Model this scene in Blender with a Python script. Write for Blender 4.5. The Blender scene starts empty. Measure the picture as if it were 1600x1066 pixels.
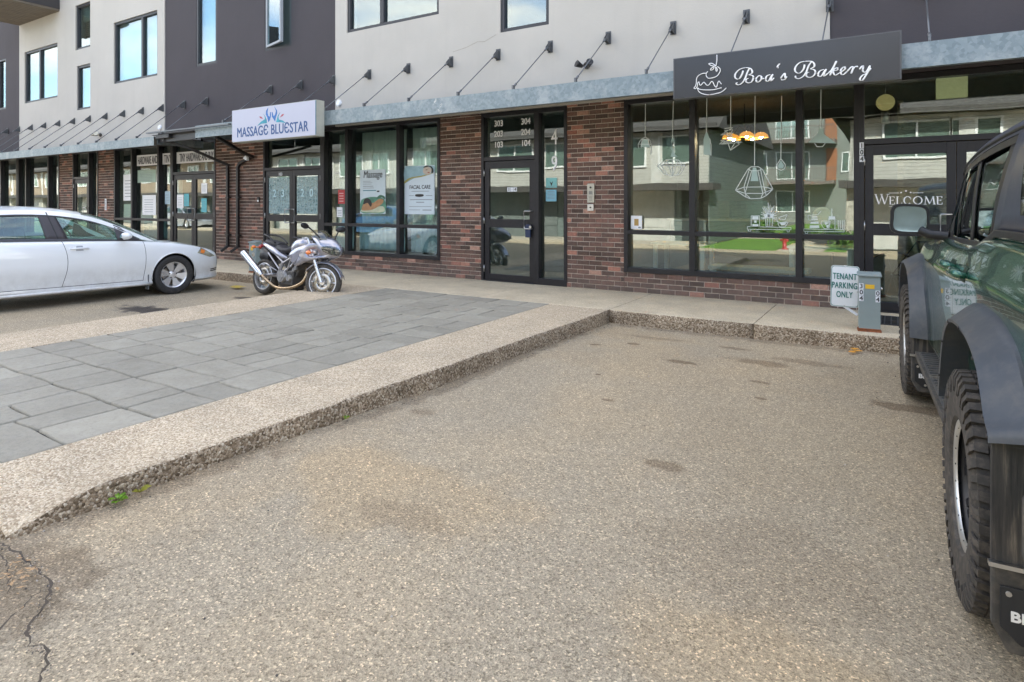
import bpy, bmesh, math, random
from mathutils import Vector, Matrix
random.seed(7)
R=math.radians; PI=math.pi
SC=bpy.context.scene; COL=SC.collection
# ---------------- camera, sky, sun, exposure ----------------
cd=bpy.data.cameras.new('camera'); cam=bpy.data.objects.new('camera',cd); COL.objects.link(cam)
cam.location=(0,-9.05,1.37); cam.rotation_euler=(R(90),0,R(31.95))
cd.sensor_width=36; cd.lens=36*962/1600; cd.shift_y=-215/1600; cd.clip_end=500; cd.clip_start=.05
SC.camera=cam
SC.view_settings.view_transform='Standard'; SC.view_settings.look='None'
SC.view_settings.exposure=2.3; SC.view_settings.gamma=1
SUN_EL=R(42); SUN_AZ=R(24)     # from behind the shops, a little to the right
W=bpy.data.worlds.new('World'); SC.world=W; W.use_nodes=True
nt=W.node_tree; N=nt.nodes; N.clear()
sky=N.new('ShaderNodeTexSky'); sky.sky_type='NISHITA'; sky.sun_disc=False; sky.sun_elevation=SUN_EL; sky.sun_rotation=SUN_AZ
tc=N.new('ShaderNodeTexCoord'); mp=N.new('ShaderNodeMapping'); mp.inputs['Scale'].default_value=(1,1,2.6)
nz=N.new('ShaderNodeTexNoise'); nz.inputs['Scale'].default_value=2.2; nz.inputs['Detail'].default_value=9; nz.inputs['Roughness'].default_value=.56
rp=N.new('ShaderNodeValToRGB'); rp.color_ramp.elements[0].position=.47; rp.color_ramp.elements[1].position=.66
mx=N.new('ShaderNodeMixRGB'); mx.inputs[2].default_value=(8.0,7.3,6.5,1)
bg=N.new('ShaderNodeBackground'); bg.inputs['Strength'].default_value=.12
wo=N.new('ShaderNodeOutputWorld'); L=nt.links.new
L(tc.outputs['Generated'],mp.inputs[0]); L(mp.outputs[0],nz.inputs['Vector']); L(nz.outputs[0],rp.inputs[0]); L(rp.outputs[0],mx.inputs[0])
L(sky.outputs[0],mx.inputs[1]); L(mx.outputs[0],bg.inputs[0]); L(bg.outputs[0],wo.inputs[0])
sd=bpy.data.lights.new('sun','SUN'); sd.energy=3.6; sd.angle=R(.5); sd.color=(1,.94,.86)
so=bpy.data.objects.new('sun',sd); COL.objects.link(so); so.rotation_euler=(-(PI/2-SUN_EL),0,-SUN_AZ)
# ---------------- materials ----------------
MATS={}
def rgba(c): return (c[0],c[1],c[2],1)
class NT:
    def __init__(s,name):
        m=bpy.data.materials.new(name); m.use_nodes=True; s.m=m; s.t=m.node_tree; s.n=s.t.nodes; s.b=s.n['Principled BSDF']; s.o=s.n['Material Output']; s.co=None
    def N(s,k,**kw):
        n=s.n.new('ShaderNode'+k)
        for a,v in kw.items():
            if hasattr(n,a): setattr(n,a,v)
            else: n.inputs[a.replace('_',' ')].default_value=v
        return n
    def L(s,a,b): s.t.links.new(a,b)
    def obj(s):
        if not s.co: s.co=s.N('TexCoord')
        return s.co.outputs['Object']
    def noise(s,scale,detail=4,rough=.5,vec=None,dist=0):
        n=s.N('TexNoise'); n.inputs['Scale'].default_value=scale; n.inputs['Detail'].default_value=detail; n.inputs['Roughness'].default_value=rough; n.inputs['Distortion'].default_value=dist
        s.L(vec or s.obj(),n.inputs['Vector']); return n.outputs[0]
    def vor(s,scale,feature='F1',out='Color',vec=None,rand=1):
        n=s.N('TexVoronoi'); n.feature=feature; n.inputs['Scale'].default_value=scale; n.inputs['Randomness'].default_value=rand
        s.L(vec or s.obj(),n.inputs['Vector']); return n.outputs[out]
    def scl(s,v):
        n=s.N('Mapping'); n.inputs['Scale'].default_value=v; s.L(s.obj(),n.inputs[0]); return n.outputs[0]
    def ramp(s,f,stops,interp='LINEAR'):
        n=s.N('ValToRGB'); cr=n.color_ramp; cr.interpolation=interp
        while len(cr.elements)<len(stops): cr.elements.new(.5)
        for e,(p,c) in zip(cr.elements,stops):
            e.position=p; e.color=rgba(c) if isinstance(c,tuple) else (c,c,c,1)
        s.L(f,n.inputs[0]); return n.outputs[0]
    def mix(s,f,a,b,mode='MIX'):
        n=s.N('MixRGB'); n.blend_type=mode
        for i,v in enumerate((f,a,b)):
            if hasattr(v,'node'): s.L(v,n.inputs[i])
            elif i==0: n.inputs[0].default_value=v
            else: n.inputs[i].default_value=rgba(v) if isinstance(v,tuple) else (v,v,v,1)
        return n.outputs[0]
    def math(s,op,a,b=0,c=0,clamp=False):
        n=s.N('Math'); n.operation=op; n.use_clamp=clamp
        for i,v in enumerate((a,b,c)):
            if hasattr(v,'node'): s.L(v,n.inputs[i])
            else: n.inputs[i].default_value=v
        return n.outputs[0]
    def spot(s,x,y,rx,ry,amt=1.,ns=9,na=.35):
        # 1 inside an irregular blob on the ground, 0 outside
        if not hasattr(s,'xyz'):
            sp=s.N('SeparateXYZ'); s.L(s.obj(),sp.inputs[0]); s.xyz=sp.outputs; s.nzs={}
        if ns not in s.nzs: s.nzs[ns]=s.noise(ns,3)
        dx=s.math('MULTIPLY',s.math('SUBTRACT',s.xyz[0],x),1/rx); dy=s.math('MULTIPLY',s.math('SUBTRACT',s.xyz[1],y),1/ry)
        d=s.math('SQRT',s.math('ADD',s.math('MULTIPLY',dx,dx),s.math('MULTIPLY',dy,dy)))
        d=s.math('ADD',d,s.math('MULTIPLY',s.math('SUBTRACT',s.nzs[ns],.5),na*4))
        r=s.N('MapRange'); r.interpolation_type='SMOOTHSTEP'; s.L(d,r.inputs[0])
        r.inputs[1].default_value=1.15; r.inputs[2].default_value=.6; r.inputs[3].default_value=0; r.inputs[4].default_value=amt
        return r.outputs[0]
    def bump(s,h,dist=.01,strength=1):
        n=s.N('Bump'); n.inputs['Distance'].default_value=dist; n.inputs['Strength'].default_value=strength
        s.L(h,n.inputs['Height']); s.L(n.outputs[0],s.b.inputs['Normal']); return n
    def col(s,c):
        if hasattr(c,'node'): s.L(c,s.b.inputs['Base Color'])
        else: s.b.inputs['Base Color'].default_value=rgba(c)
    def set(s,rough=None,metal=None,spec=None,coat=None,coat_r=.03,emit=None,es=1,trans=None,alpha=None):
        b=s.b.inputs
        for k,v in (('Roughness',rough),('Metallic',metal),('Specular IOR Level',spec),('Coat Weight',coat),('Transmission Weight',trans),('Alpha',alpha)):
            if v is None: continue
            if hasattr(v,'node'): s.L(v,b[k])
            else: b[k].default_value=v
        if coat: b['Coat Roughness'].default_value=coat_r
        if emit: b['Emission Color'].default_value=rgba(emit); b['Emission Strength'].default_value=es
        return s
def mat(name,c,rough=.5,metal=0,var=.12,scale=4,bump=0,bs=60,coat=0,spec=.5,rv=.08,emit=None,es=1,dirt=None):
    if name in MATS: return MATS[name]
    t=NT(name)
    n1=t.noise(scale,5,.6); col=t.ramp(n1,[(.3,tuple(x*(1-var) for x in c)),(.7,tuple(min(1,x*(1+var)) for x in c))])
    if dirt:
        n3=t.noise(scale*2.3,6,.7); col=t.mix(t.ramp(n3,[(.45,0.),(.7,dirt[1])]),col,dirt[0])
    t.col(col)
    rr=t.math('ADD',t.math('MULTIPLY',t.math('SUBTRACT',n1,.5),rv*4),rough,clamp=True)
    t.set(rough=rr,metal=metal,coat=coat,spec=spec,emit=emit,es=es)
    if bump: t.bump(t.noise(bs,4,.6),bump)
    MATS[name]=t.m; return t.m
def m_asphalt():
    t=NT('asphalt'); o=t.obj()
    big=t.noise(.62,6,.68,vec=t.scl((1,.7,1))); mid=t.noise(3.2,6,.7); mic=t.noise(55,3,.6)
    base=t.ramp(big,[(.32,(.385,.325,.235)),(.45,(.42,.36,.265)),(.56,(.455,.38,.268)),(.7,(.495,.405,.28))])
    base=t.mix(t.ramp(mid,[(.3,.0),(.75,.45)]),base,(.37,.315,.225))
    v1=t.vor(135); ch=t.N('SeparateColor'); t.L(v1,ch.inputs[0])
    st=t.ramp(ch.outputs[0],[(0,(.42,.40,.36)),(.25,(.78,.76,.73)),(.78,(.98,.97,.95)),(.9,(1.2,1.17,1.1)),(.96,(1.7,1.62,1.5)),(1,(2.0,1.9,1.75))])
    base=t.mix(.82,base,st,'MULTIPLY')
    v2=t.vor(240); ch2=t.N('SeparateColor'); t.L(v2,ch2.inputs[0])
    base=t.mix(.6,base,t.ramp(ch2.outputs[1],[(0,.5),(.6,1.),(1,1.4)]),'MULTIPLY')
    tan=None
    for a in [(-1.7,-3.3,1.5,.8,.42,2,.4),(-.6,-4.6,1.6,1.2,.28,2,.4),(-2.6,-2.2,.7,.35,.5,5,.4),(-3.0,-6.9,.35,1.2,.35,5,.4),(-2.2,-6.6,.9,.45,.8,2,.5),(-.2,-6.9,.8,.35,.7,2,.5)]:
        s=t.spot(a[0],a[1],a[2],a[3],a[4],a[5],a[6]); tan=s if tan is None else t.math('MAXIMUM',tan,s)
    base=t.mix(tan,base,(1.07,1.0,.90),'MULTIPLY')
    dk=None
    for a in [(-1.44,-2.28,.22,.07,.6),(-1.74,-3.2,.17,.07,.75),(-2.41,-2.69,.08,.05,.7),(-1.1,-2.78,.3,.12,.55),(-.75,-2.5,.35,.1,.45),(-1.13,-5.57,.14,.07,.55),(-2.89,-5.6,.12,.08,.4),(-2.3,-2.25,.35,.08,.4),
              (-2.75,-2.95,.06,.04,.8),(-3.0,-8.1,.5,.35,.55),(-1.0,-3.45,.1,.04,.6),(-3.3,-7.2,.16,.9,.4),(-.5,-6.3,.5,.4,.2),(.1,-3.5,.35,.12,.7),(-2.0,-6.8,.3,.14,.22),(-3.16,-4.2,.10,2.6,.42,6,.7),(-1.5,-1.72,2.4,.09,.45,6,.7),(-1.9,-4.6,.06,.03,.6),(-2.25,-4.0,.03,.02,.9),(-.9,-3.9,.05,.03,.7)]:
        s=t.spot(*a); dk=s if dk is None else t.math('MAXIMUM',dk,s)
    base=t.mix(dk,base,(.40,.34,.29),'MULTIPLY')
    pit=t.ramp(t.noise(38,3,.9),[(.66,0.),(.74,.75)]); base=t.mix(pit,base,(.42,.38,.33),'MULTIPLY')
    wet=t.spot(-9.1,-4.35,.62,.24,1.,7,.5); wet=t.math('MAXIMUM',wet,t.spot(-8.9,-2.9,.35,.12,.8,7,.4)); wet=t.math('MAXIMUM',wet,t.spot(-8.3,-4.5,.2,.1,.7,7,.4))
    base=t.mix(wet,base,(.045,.034,.026))
    # damp soiled band along the foot of the kerb
    t.col(base); t.set(rough=t.math('SUBTRACT',.88,t.math('MULTIPLY',wet,.4)),spec=.35)
    h=t.math('ADD',t.vor(135,out='Distance'),t.math('MULTIPLY',mic,.8)); t.bump(h,.004,.75)
    return t.m
def m_aggregate(name,ramp,scale,bump,big=((.85,),(1.1,))):
    t=NT(name); v=t.vor(scale); ch=t.N('SeparateColor'); t.L(v,ch.inputs[0])
    c=t.ramp(ch.outputs[0],ramp); g=t.noise(2.2,5,.65); c=t.mix(1,c,t.ramp(g,[(.3,big[0][0]),(.7,big[1][0])]),'MULTIPLY')
    v2=t.vor(scale*2.1); c2=t.N('SeparateColor'); t.L(v2,c2.inputs[0]); c=t.mix(.4,c,t.ramp(c2.outputs[1],[(0,.5),(1,1.5)]),'MULTIPLY')
    t.col(c); t.set(rough=.85,spec=.3); t.bump(t.math('MULTIPLY',t.vor(scale,out='Distance'),-1),bump,1); return t.m
def m_brick():
    t=NT('brick'); a=t.N('Attribute'); a.attribute_name='tone'; sp=t.N('SeparateColor'); t.L(a.outputs['Color'],sp.inputs[0])
    c=t.ramp(sp.outputs[0],[(0,(.075,.049,.038)),(.3,(.130,.080,.062)),(.6,(.175,.100,.076)),(.8,(.22,.115,.086)),(.86,(.30,.125,.09)),(.94,(.42,.20,.14)),(1,(.46,.27,.20))])
    n=t.noise(28,6,.75); c=t.mix(.8,c,t.ramp(n,[(.28,.5),(.52,1.),(.72,1.55)]),'MULTIPLY')
    n2=t.noise(1.6,5,.7); c=t.mix(t.ramp(n2,[(.45,0.),(.75,.3)]),c,(.16,.125,.105))
    xyz=t.N('SeparateXYZ'); t.L(t.obj(),xyz.inputs[0])
    low=t.N('MapRange'); t.L(xyz.outputs[2],low.inputs[0]); low.inputs[1].default_value=.34; low.inputs[2].default_value=0; low.inputs[3].default_value=0; low.inputs[4].default_value=.42
    c=t.mix(t.math('MULTIPLY',low.outputs[0],t.ramp(t.noise(9,5,.7),[(.3,.4),(.6,1.)])),c,(.2,.165,.14))
    t.col(c); t.set(rough=.82,spec=.3); t.bump(t.noise(90,5,.7),.004,1); return t.m
def m_stucco(name,c,var=.05):
    t=NT(name); n=t.noise(.7,6,.65); col=t.ramp(n,[(.3,tuple(x*(1-var) for x in c)),(.7,tuple(x*(1+var) for x in c))])
    # faint runs of rain down the wall
    st=t.noise(1,5,.6,vec=t.scl((5,5,.35))); col=t.mix(t.ramp(st,[(.55,0.),(.8,.22)]),col,tuple(x*.78 for x in c))
    t.col(col); t.set(rough=.9,spec=.25); t.bump(t.math('ADD',t.noise(160,3,.6),t.math('MULTIPLY',t.noise(26,3,.5),.6)),.004,.8); return t.m
def m_galv():
    t=NT('galvanised steel'); v=t.vor(26); ch=t.N('SeparateColor'); t.L(v,ch.inputs[0])
    c=t.ramp(ch.outputs[0],[(0,(.18,.225,.245)),(1,(.26,.31,.33))]); n=t.noise(2.4,6,.7)
    c=t.mix(t.ramp(n,[(.50,0.),(.60,.55)]),c,(.38,.41,.42)); n2=t.noise(1.15,7,.75)
    c=t.mix(t.ramp(n2,[(.66,0.),(.70,.9)]),c,(.60,.60,.58)); c=t.mix(t.ramp(t.noise(1.9,7,.8),[(.69,0.),(.74,.7)]),c,(.33,.24,.17))
    t.col(c); t.set(rough=.5,metal=.55); t.bump(n,.004,.5); return t.m
def glass_mat(name,f0=.13,tint=(.86,.93,.9),wav=.0):
    t=NT(name); t.n.remove(t.b)
    lw=t.N('LayerWeight'); lw.inputs['Blend'].default_value=.5
    f=t.math('POWER',lw.outputs['Facing'],5); f=t.math('ADD',t.math('MULTIPLY',f,1-f0),f0,clamp=True)
    tr=t.N('BsdfTransparent'); tr.inputs[0].default_value=rgba(tint); gl=t.N('BsdfGlossy'); gl.inputs['Roughness'].default_value=0; gl.inputs[0].default_value=(.96,1,.99,1)
    if wav:
        b=t.N('Bump'); b.inputs['Distance'].default_value=wav; t.L(t.noise(1.1,2,.4),b.inputs['Height']); t.L(b.outputs[0],gl.inputs['Normal'])
    ms=t.N('MixShader'); t.L(f,ms.inputs[0]); t.L(tr.outputs[0],ms.inputs[1]); t.L(gl.outputs[0],ms.inputs[2]); t.L(ms.outputs[0],t.o.inputs[0]); return t.m
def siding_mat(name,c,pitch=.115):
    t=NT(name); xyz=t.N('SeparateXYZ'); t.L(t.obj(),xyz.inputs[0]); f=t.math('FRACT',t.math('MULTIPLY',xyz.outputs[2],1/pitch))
    n=t.noise(1.2,4); col=t.mix(t.ramp(n,[(.3,0.),(.7,.25)]),c,tuple(x*.8 for x in c)); col=t.mix(t.ramp(f,[(0,.65),(.12,.65),(.16,0.)]),col,tuple(x*.35 for x in c))  # dark line at each lap: shade of the lap gap painted into the colour
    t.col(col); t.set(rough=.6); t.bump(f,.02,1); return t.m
M={}
M['asphalt']=m_asphalt()
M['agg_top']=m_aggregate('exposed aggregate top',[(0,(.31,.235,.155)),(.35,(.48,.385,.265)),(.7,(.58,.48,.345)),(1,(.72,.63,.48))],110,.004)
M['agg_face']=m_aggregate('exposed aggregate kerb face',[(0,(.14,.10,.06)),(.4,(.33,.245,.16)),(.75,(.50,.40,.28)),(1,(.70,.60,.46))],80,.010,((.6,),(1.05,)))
M['walk']=m_aggregate('concrete walk',[(0,(.48,.40,.27)),(.5,(.60,.51,.36)),(1,(.70,.62,.47))],130,.0025,((.82,),(1.1,)))
def m_paver():
    t=NT('stamped grey concrete'); n=t.noise(.9,6,.7); c=t.ramp(n,[(.3,(.265,.245,.195)),(.7,(.355,.33,.265))])
    c=t.mix(t.ramp(t.noise(6,6,.75),[(.45,0.),(.8,.4)]),c,(.46,.44,.38)); c=t.mix(t.ramp(t.noise(30,5,.8),[(.35,.25),(.5,0.)]),c,(.10,.10,.10))
    a=t.N('Attribute'); a.attribute_name='tone'; c=t.mix(1,c,t.ramp(a.outputs['Fac'],[(0,.9),(1,1.1)]),'MULTIPLY')
    t.col(c); t.set(rough=.75,spec=.35); t.bump(t.math('ADD',t.noise(14,7,.75),t.math('MULTIPLY',t.noise(90,3),.3)),.010,.9); return t.m
M['paver']=m_paver()
M['joint']=mat('dark joint',(.035,.034,.032),.9)
M['brick']=m_brick(); M['mortar']=mat('mortar',(.66,.57,.48),.9,var=.2,scale=12,bump=.004,bs=80)
M['light']=m_stucco('light stucco',(.51,.485,.44)); M['dark']=m_stucco('dark stucco',(.077,.070,.076),.07)
M['galv']=m_galv(); M['alu']=mat('dark anodised aluminium',(.022,.021,.024),.42,.3,var=.15,scale=9,rv=.05)
M['frame']=mat('window frame',(.028,.030,.036),.5,var=.1); M['glass']=glass_mat('shop glass',.15,(.80,.88,.86),.0016); M['glass_up']=glass_mat('upper glass',.14,(.72,.84,.86),.001)
M['glass_car']=glass_mat('car glass',.07,(.66,.80,.75)); M['glass_dark']=glass_mat('tinted glass',.09,(.32,.36,.35))
M['chrome']=mat('chrome',(.72,.72,.72),.14,1,var=.05); M['steel']=mat('satin steel',(.55,.55,.55),.32,1,var=.08)
M['zinc']=mat('rod steel',(.16,.17,.18),.45,.6); M['black']=mat('black plastic',(.018,.018,.02),.45,var=.2); M['blackm']=mat('matt black metal',(.02,.02,.021),.4,.3)
M['white']=mat('white paint',(.78,.79,.80),.4,var=.03); M['letter']=mat('white lettering',(.86,.86,.86),.4,var=.02)
M['soffit']=mat('soffit metal',(.105,.095,.08),.55,.2,var=.2,bump=.0)
M['room']=mat('room plaster',(.30,.30,.27),.8,var=.1); M['roomd']=mat('dark room shade and board paint',(.05,.055,.05),.7); M['floor']=mat('room floor',(.16,.15,.14),.4,var=.2)
M['curtain']=mat('curtain',(.80,.81,.77),.9,var=.06); M['blind']=mat('window blind',(.72,.74,.74),.7,var=.04); M['paleblue']=mat('pale blue drape',(.58,.70,.76),.8,var=.12)
# ---------------- mesh helpers ----------------
class MB:
    def __init__(s): s.bm=bmesh.new(); s.X=None
    def v(s,p):
        p=Vector(p); return s.bm.verts.new(s.X@p if s.X else p)
    def f(s,vs,m=0,sm=False):
        try: f=s.bm.faces.new(vs)
        except ValueError: return None
        f.material_index=m; f.smooth=sm; return f
    def poly(s,pts,m=0): return s.f([s.v(p) for p in pts],m)
    def box(s,x0,y0,z0,x1,y1,z1,m=0):
        if x0>x1:x0,x1=x1,x0
        if y0>y1:y0,y1=y1,y0
        if z0>z1:z0,z1=z1,z0
        P=[s.v((x,y,z)) for z in (z0,z1) for x,y in ((x0,y0),(x1,y0),(x1,y1),(x0,y1))]
        for q in ((3,2,1,0),(4,5,6,7),(0,1,5,4),(1,2,6,5),(2,3,7,6),(3,0,4,7)): s.f([P[i] for i in q],m)
        return s
    def obox(s,c,d,rot=(0,0,0),m=0):
        from mathutils import Euler
        o=s.X; T=Matrix.Translation(c)@Euler(rot).to_matrix().to_4x4(); s.X=(o@T) if o else T
        s.box(-d[0]/2,-d[1]/2,-d[2]/2,d[0]/2,d[1]/2,d[2]/2,m); s.X=o; return s
    def ring(s,c,ax,r,n,ref=None):
        ax=Vector(ax).normalized(); u=ref or (Vector((0,0,1)) if abs(ax.z)<.9 else Vector((1,0,0))); a=ax.cross(u).normalized(); b=ax.cross(a).normalized()
        return [s.v(Vector(c)+a*math.cos(2*PI*i/n)*r+b*math.sin(2*PI*i/n)*r) for i in range(n)]
    def bridge(s,A,B,m=0,sm=True,close=True):
        n=len(A)
        for i in range(n if close else n-1): s.f([A[i],A[(i+1)%n],B[(i+1)%n],B[i]],m,sm)
    def cyl(s,p0,p1,r0,r1=None,n=12,m=0,cap=True):
        r1=r0 if r1 is None else r1; d=Vector(p1)-Vector(p0); A=s.ring(p0,d,r0,n); B=s.ring(p1,d,r1,n); s.bridge(A,B,m)
        if cap: s.f(A[::-1],m); s.f(B,m)
        return s
    def tube(s,pts,r,n=8,m=0,cap=True,closed=False):
        P=[Vector(p) for p in pts]; rs=r if isinstance(r,(list,tuple)) else [r]*len(P); R_=[]; ref=None
        for i,p in enumerate(P):
            if closed: d=P[(i+1)%len(P)]-P[i-1]
            else: d=(P[min(i+1,len(P)-1)]-P[max(i-1,0)])
            d.normalize()
            if ref is None: ref=Vector((0,0,1)) if abs(d.z)<.9 else Vector((1,0,0))
            a=d.cross(ref)
            if a.length<1e-4: ref=Vector((1,0,0)) if abs(d.x)<.9 else Vector((0,1,0)); a=d.cross(ref)
            a.normalize(); b=d.cross(a).normalized(); ref=(-b).copy() if False else ref
            R_.append([s.v(p+a*math.cos(2*PI*k/n)*rs[i]+b*math.sin(2*PI*k/n)*rs[i]) for k in range(n)])
        for i in range(len(R_)-(0 if closed else 1)): s.bridge(R_[i],R_[(i+1)%len(R_)],m)
        if cap and not closed: s.f(R_[0][::-1],m); s.f(R_[-1],m)
        return s
    def prism(s,pts,vec,m=0,sm=False):
        vec=Vector(vec); A=[s.v(p) for p in pts]; B=[s.v(Vector(p)+vec) for p in pts]; s.f(A[::-1],m); s.f(B,m); s.bridge(A,B,m,sm); return s
    def lathe(s,prof,c=(0,0,0),ax='X',n=32,m=0,sm=True,closed=False):
        c=Vector(c); rows=[]
        for k in range(n):
            a=2*PI*k/n; ca,sa=math.cos(a),math.sin(a); row=[]
            for h,r in prof:
                p={'X':(h,r*ca,r*sa),'Y':(r*ca,h,r*sa),'Z':(r*ca,r*sa,h)}[ax]; row.append(s.v(c+Vector(p)))
            rows.append(row)
        q=len(prof)
        for k in range(n):
            A,B=rows[k],rows[(k+1)%n]
            for i in range(q if closed else q-1): s.f([A[i],B[i],B[(i+1)%q],A[(i+1)%q]],m,sm)
        return s
    def grid(s,P,m=0,sm=True,mf=None):
        V=[[s.v(p) for p in row] for row in P]
        for i in range(len(V)-1):
            for j in range(len(V[i])-1): s.f([V[i][j],V[i][j+1],V[i+1][j+1],V[i+1][j]],mf(i,j) if mf else m,sm)
        return V
    def ell(s,c,r,nu=16,nv=10,m=0):
        c=Vector(c); V=[]
        for j in range(1,nv):
            t=PI*j/nv; V.append([s.v(c+Vector((r[0]*math.sin(t)*math.cos(2*PI*i/nu),r[1]*math.sin(t)*math.sin(2*PI*i/nu),r[2]*math.cos(t)))) for i in range(nu)])
        a=s.v(c+Vector((0,0,r[2]))); b=s.v(c-Vector((0,0,r[2])))
        for i in range(nu): s.f([a,V[0][i],V[0][(i+1)%nu]],m,True); s.f([b,V[-1][(i+1)%nu],V[-1][i]],m,True)
        for j in range(len(V)-1): s.bridge(V[j],V[j+1],m)
        return s
    def build(s,name,mats,parent=None,bevel=0,seg=2,smooth=None,weld=False,loc=None):
        if weld: bmesh.ops.remove_doubles(s.bm,verts=s.bm.verts,dist=1e-4)
        bmesh.ops.recalc_face_normals(s.bm,faces=s.bm.faces)
        me=bpy.data.meshes.new(name); s.bm.to_mesh(me); s.bm.free()
        if not isinstance(mats,(list,tuple)): mats=[mats]
        for x in mats: me.materials.append(M[x] if isinstance(x,str) else x)
        o=bpy.data.objects.new(name,me); COL.objects.link(o)
        if parent: o.parent=parent
        if loc: o.location=loc
        if smooth is not None:
            me.polygons.foreach_set('use_smooth',[True]*len(me.polygons)); me.set_sharp_from_angle(angle=R(smooth))
        if bevel:
            b=o.modifiers.new('bevel','BEVEL'); b.width=bevel; b.segments=seg; b.limit_method='ANGLE'; b.angle_limit=R(40)
        return o
def tag(o,label,cat,group=None,kind=None):
    o['label']=label; o['category']=cat
    if group: o['group']=group
    if kind: o['kind']=kind
    return o
def thing(name,label,cat,loc=(0,0,0),rz=0,group=None,rx=0,ry=0):
    o=bpy.data.objects.new(name,None); o.empty_display_size=.2; COL.objects.link(o); o.location=loc; o.rotation_euler=(rx,ry,rz); return tag(o,label,cat,group)
def struct(o): o['kind']='structure'; return o
def kids(o): return [c for c in bpy.data.objects if c.parent==o]
def dup(o,parent=None):
    c=o.copy(); COL.objects.link(c); c.parent=parent
    for k in kids(o): dup(k,c)
    return c
def ctext(s,size,name,m,parent,loc,rot=(R(90),0,0),ext=.002,off=0,sx=1,align='CENTER',shear=0,space=1,bold=0):
    cu=bpy.data.curves.new(name,'FONT'); cu.body=s; cu.size=size; cu.extrude=ext; cu.offset=off; cu.align_x=align; cu.shear=shear; cu.space_character=space; cu.resolution_u=4
    t=bpy.data.objects.new(name,cu); COL.objects.link(t); bpy.context.view_layer.update()
    me=bpy.data.meshes.new_from_object(t.evaluated_get(bpy.context.evaluated_depsgraph_get())); bpy.data.objects.remove(t); bpy.data.curves.remove(cu)
    me.materials.clear(); me.materials.append(M[m] if isinstance(m,str) else m)
    for v in me.vertices: v.co.x*=sx
    if bold:
        b=bmesh.new(); n0=0
        for k,(dx,dy) in enumerate(((0,0),(bold,0),(0,bold*.6),(bold,bold*.6))):
            b.from_mesh(me); b.verts.ensure_lookup_table()
            for v in b.verts[n0:]: v.co+=Vector((dx,dy,.00012*k))
            n0=len(b.verts)
        b.to_mesh(me); b.free()
    o=bpy.data.objects.new(name,me); COL.objects.link(o); o.parent=parent; o.location=loc; o.rotation_euler=rot; return o
def interp(T,x):
    if x<=T[0][0]: return T[0][1]
    if x>=T[-1][0]: return T[-1][1]
    for i in range(len(T)-1):
        if x<=T[i+1][0]:
            x0,y0=T[i]; x1,y1=T[i+1]; t=(x-x0)/(x1-x0)
            xm,ym=T[i-1] if i else (2*x0-x1,2*y0-y1); xn,yn=T[i+2] if i+2<len(T) else (2*x1-x0,2*y1-y0)
            h=x1-x0; m0=(y1-ym)/(x1-xm)*h; m1=(yn-y0)/(xn-x0)*h; d=y1-y0
            if i==0 or (y0-ym)*d<=0: m0=0 if i else m0
            if (yn-y1)*d<=0: m1=0 if i+2<len(T) else m1
            m0=max(-3*abs(d),min(3*abs(d),m0)); m1=max(-3*abs(d),min(3*abs(d),m1))
            return (2*t**3-3*t*t+1)*y0+(t**3-2*t*t+t)*m0+(-2*t**3+3*t*t)*y1+(t**3-t*t)*m1
def smoothpath(pts,k=4,closed=False):
    P=[Vector(p) for p in pts]; n=len(P); out=[]
    for i in range(n if closed else n-1):
        a,b,c,d=(P[(i-1)%n] if closed or i else P[0]),P[i],P[(i+1)%n],(P[(i+2)%n] if closed or i+2<n else P[-1])
        for j in range(k):
            t=j/k; out.append(.5*((2*b)+(c-a)*t+(2*a-5*b+4*c-d)*t*t+(3*b-a-3*c+d)*t**3))
    if not closed: out.append(P[-1])
    return out
CAKE=[[(-1.84,3.17),(-1.84,3.1),(-1.852,3.032)],[(-1.939,3.073),(-1.897,3.072),(-1.855,3.036),(-1.905,3.046),(-1.939,3.073)],[(-1.874,3.031),(-1.905,3.015),(-1.916,2.993),(-1.886,2.997),(-1.871,3.026)],[(-1.855,3.025),(-1.852,2.993),(-1.844,2.965),(-1.835,2.991),(-1.852,3.024)],[(-1.833,3.026),(-1.802,2.995),(-1.802,2.964),(-1.836,2.914),(-1.89,2.896),(-1.943,2.898),(-1.966,2.928),(-1.966,2.959),(-1.947,2.981)],[(-1.966,2.961),(-2.013,2.961),(-2.059,2.942),(-2.083,2.909),(-2.087,2.854),(-2.098,2.816),(-2.116,2.794),(-2.095,2.784),(-2.075,2.814),(-2.071,2.853)],[(-2.071,2.853),(-2.055,2.863),(-2.048,2.835),(-2.032,2.821),(-1.997,2.853),(-1.978,2.835),(-1.959,2.814),(-1.935,2.815),(-1.905,2.851),(-1.886,2.841),(-1.867,2.797),(-1.844,2.779),(-1.829,2.828),(-1.814,2.849),(-1.799,2.825),(-1.784,2.808)],[(-2.071,2.794),(-2.044,2.771),(-1.966,2.756),(-1.874,2.751),(-1.784,2.765)],[(-2.075,2.79),(-2.052,2.74),(-1.997,2.708),(-1.935,2.694),(-1.859,2.699),(-1.784,2.715),(-1.728,2.759)]]
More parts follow.
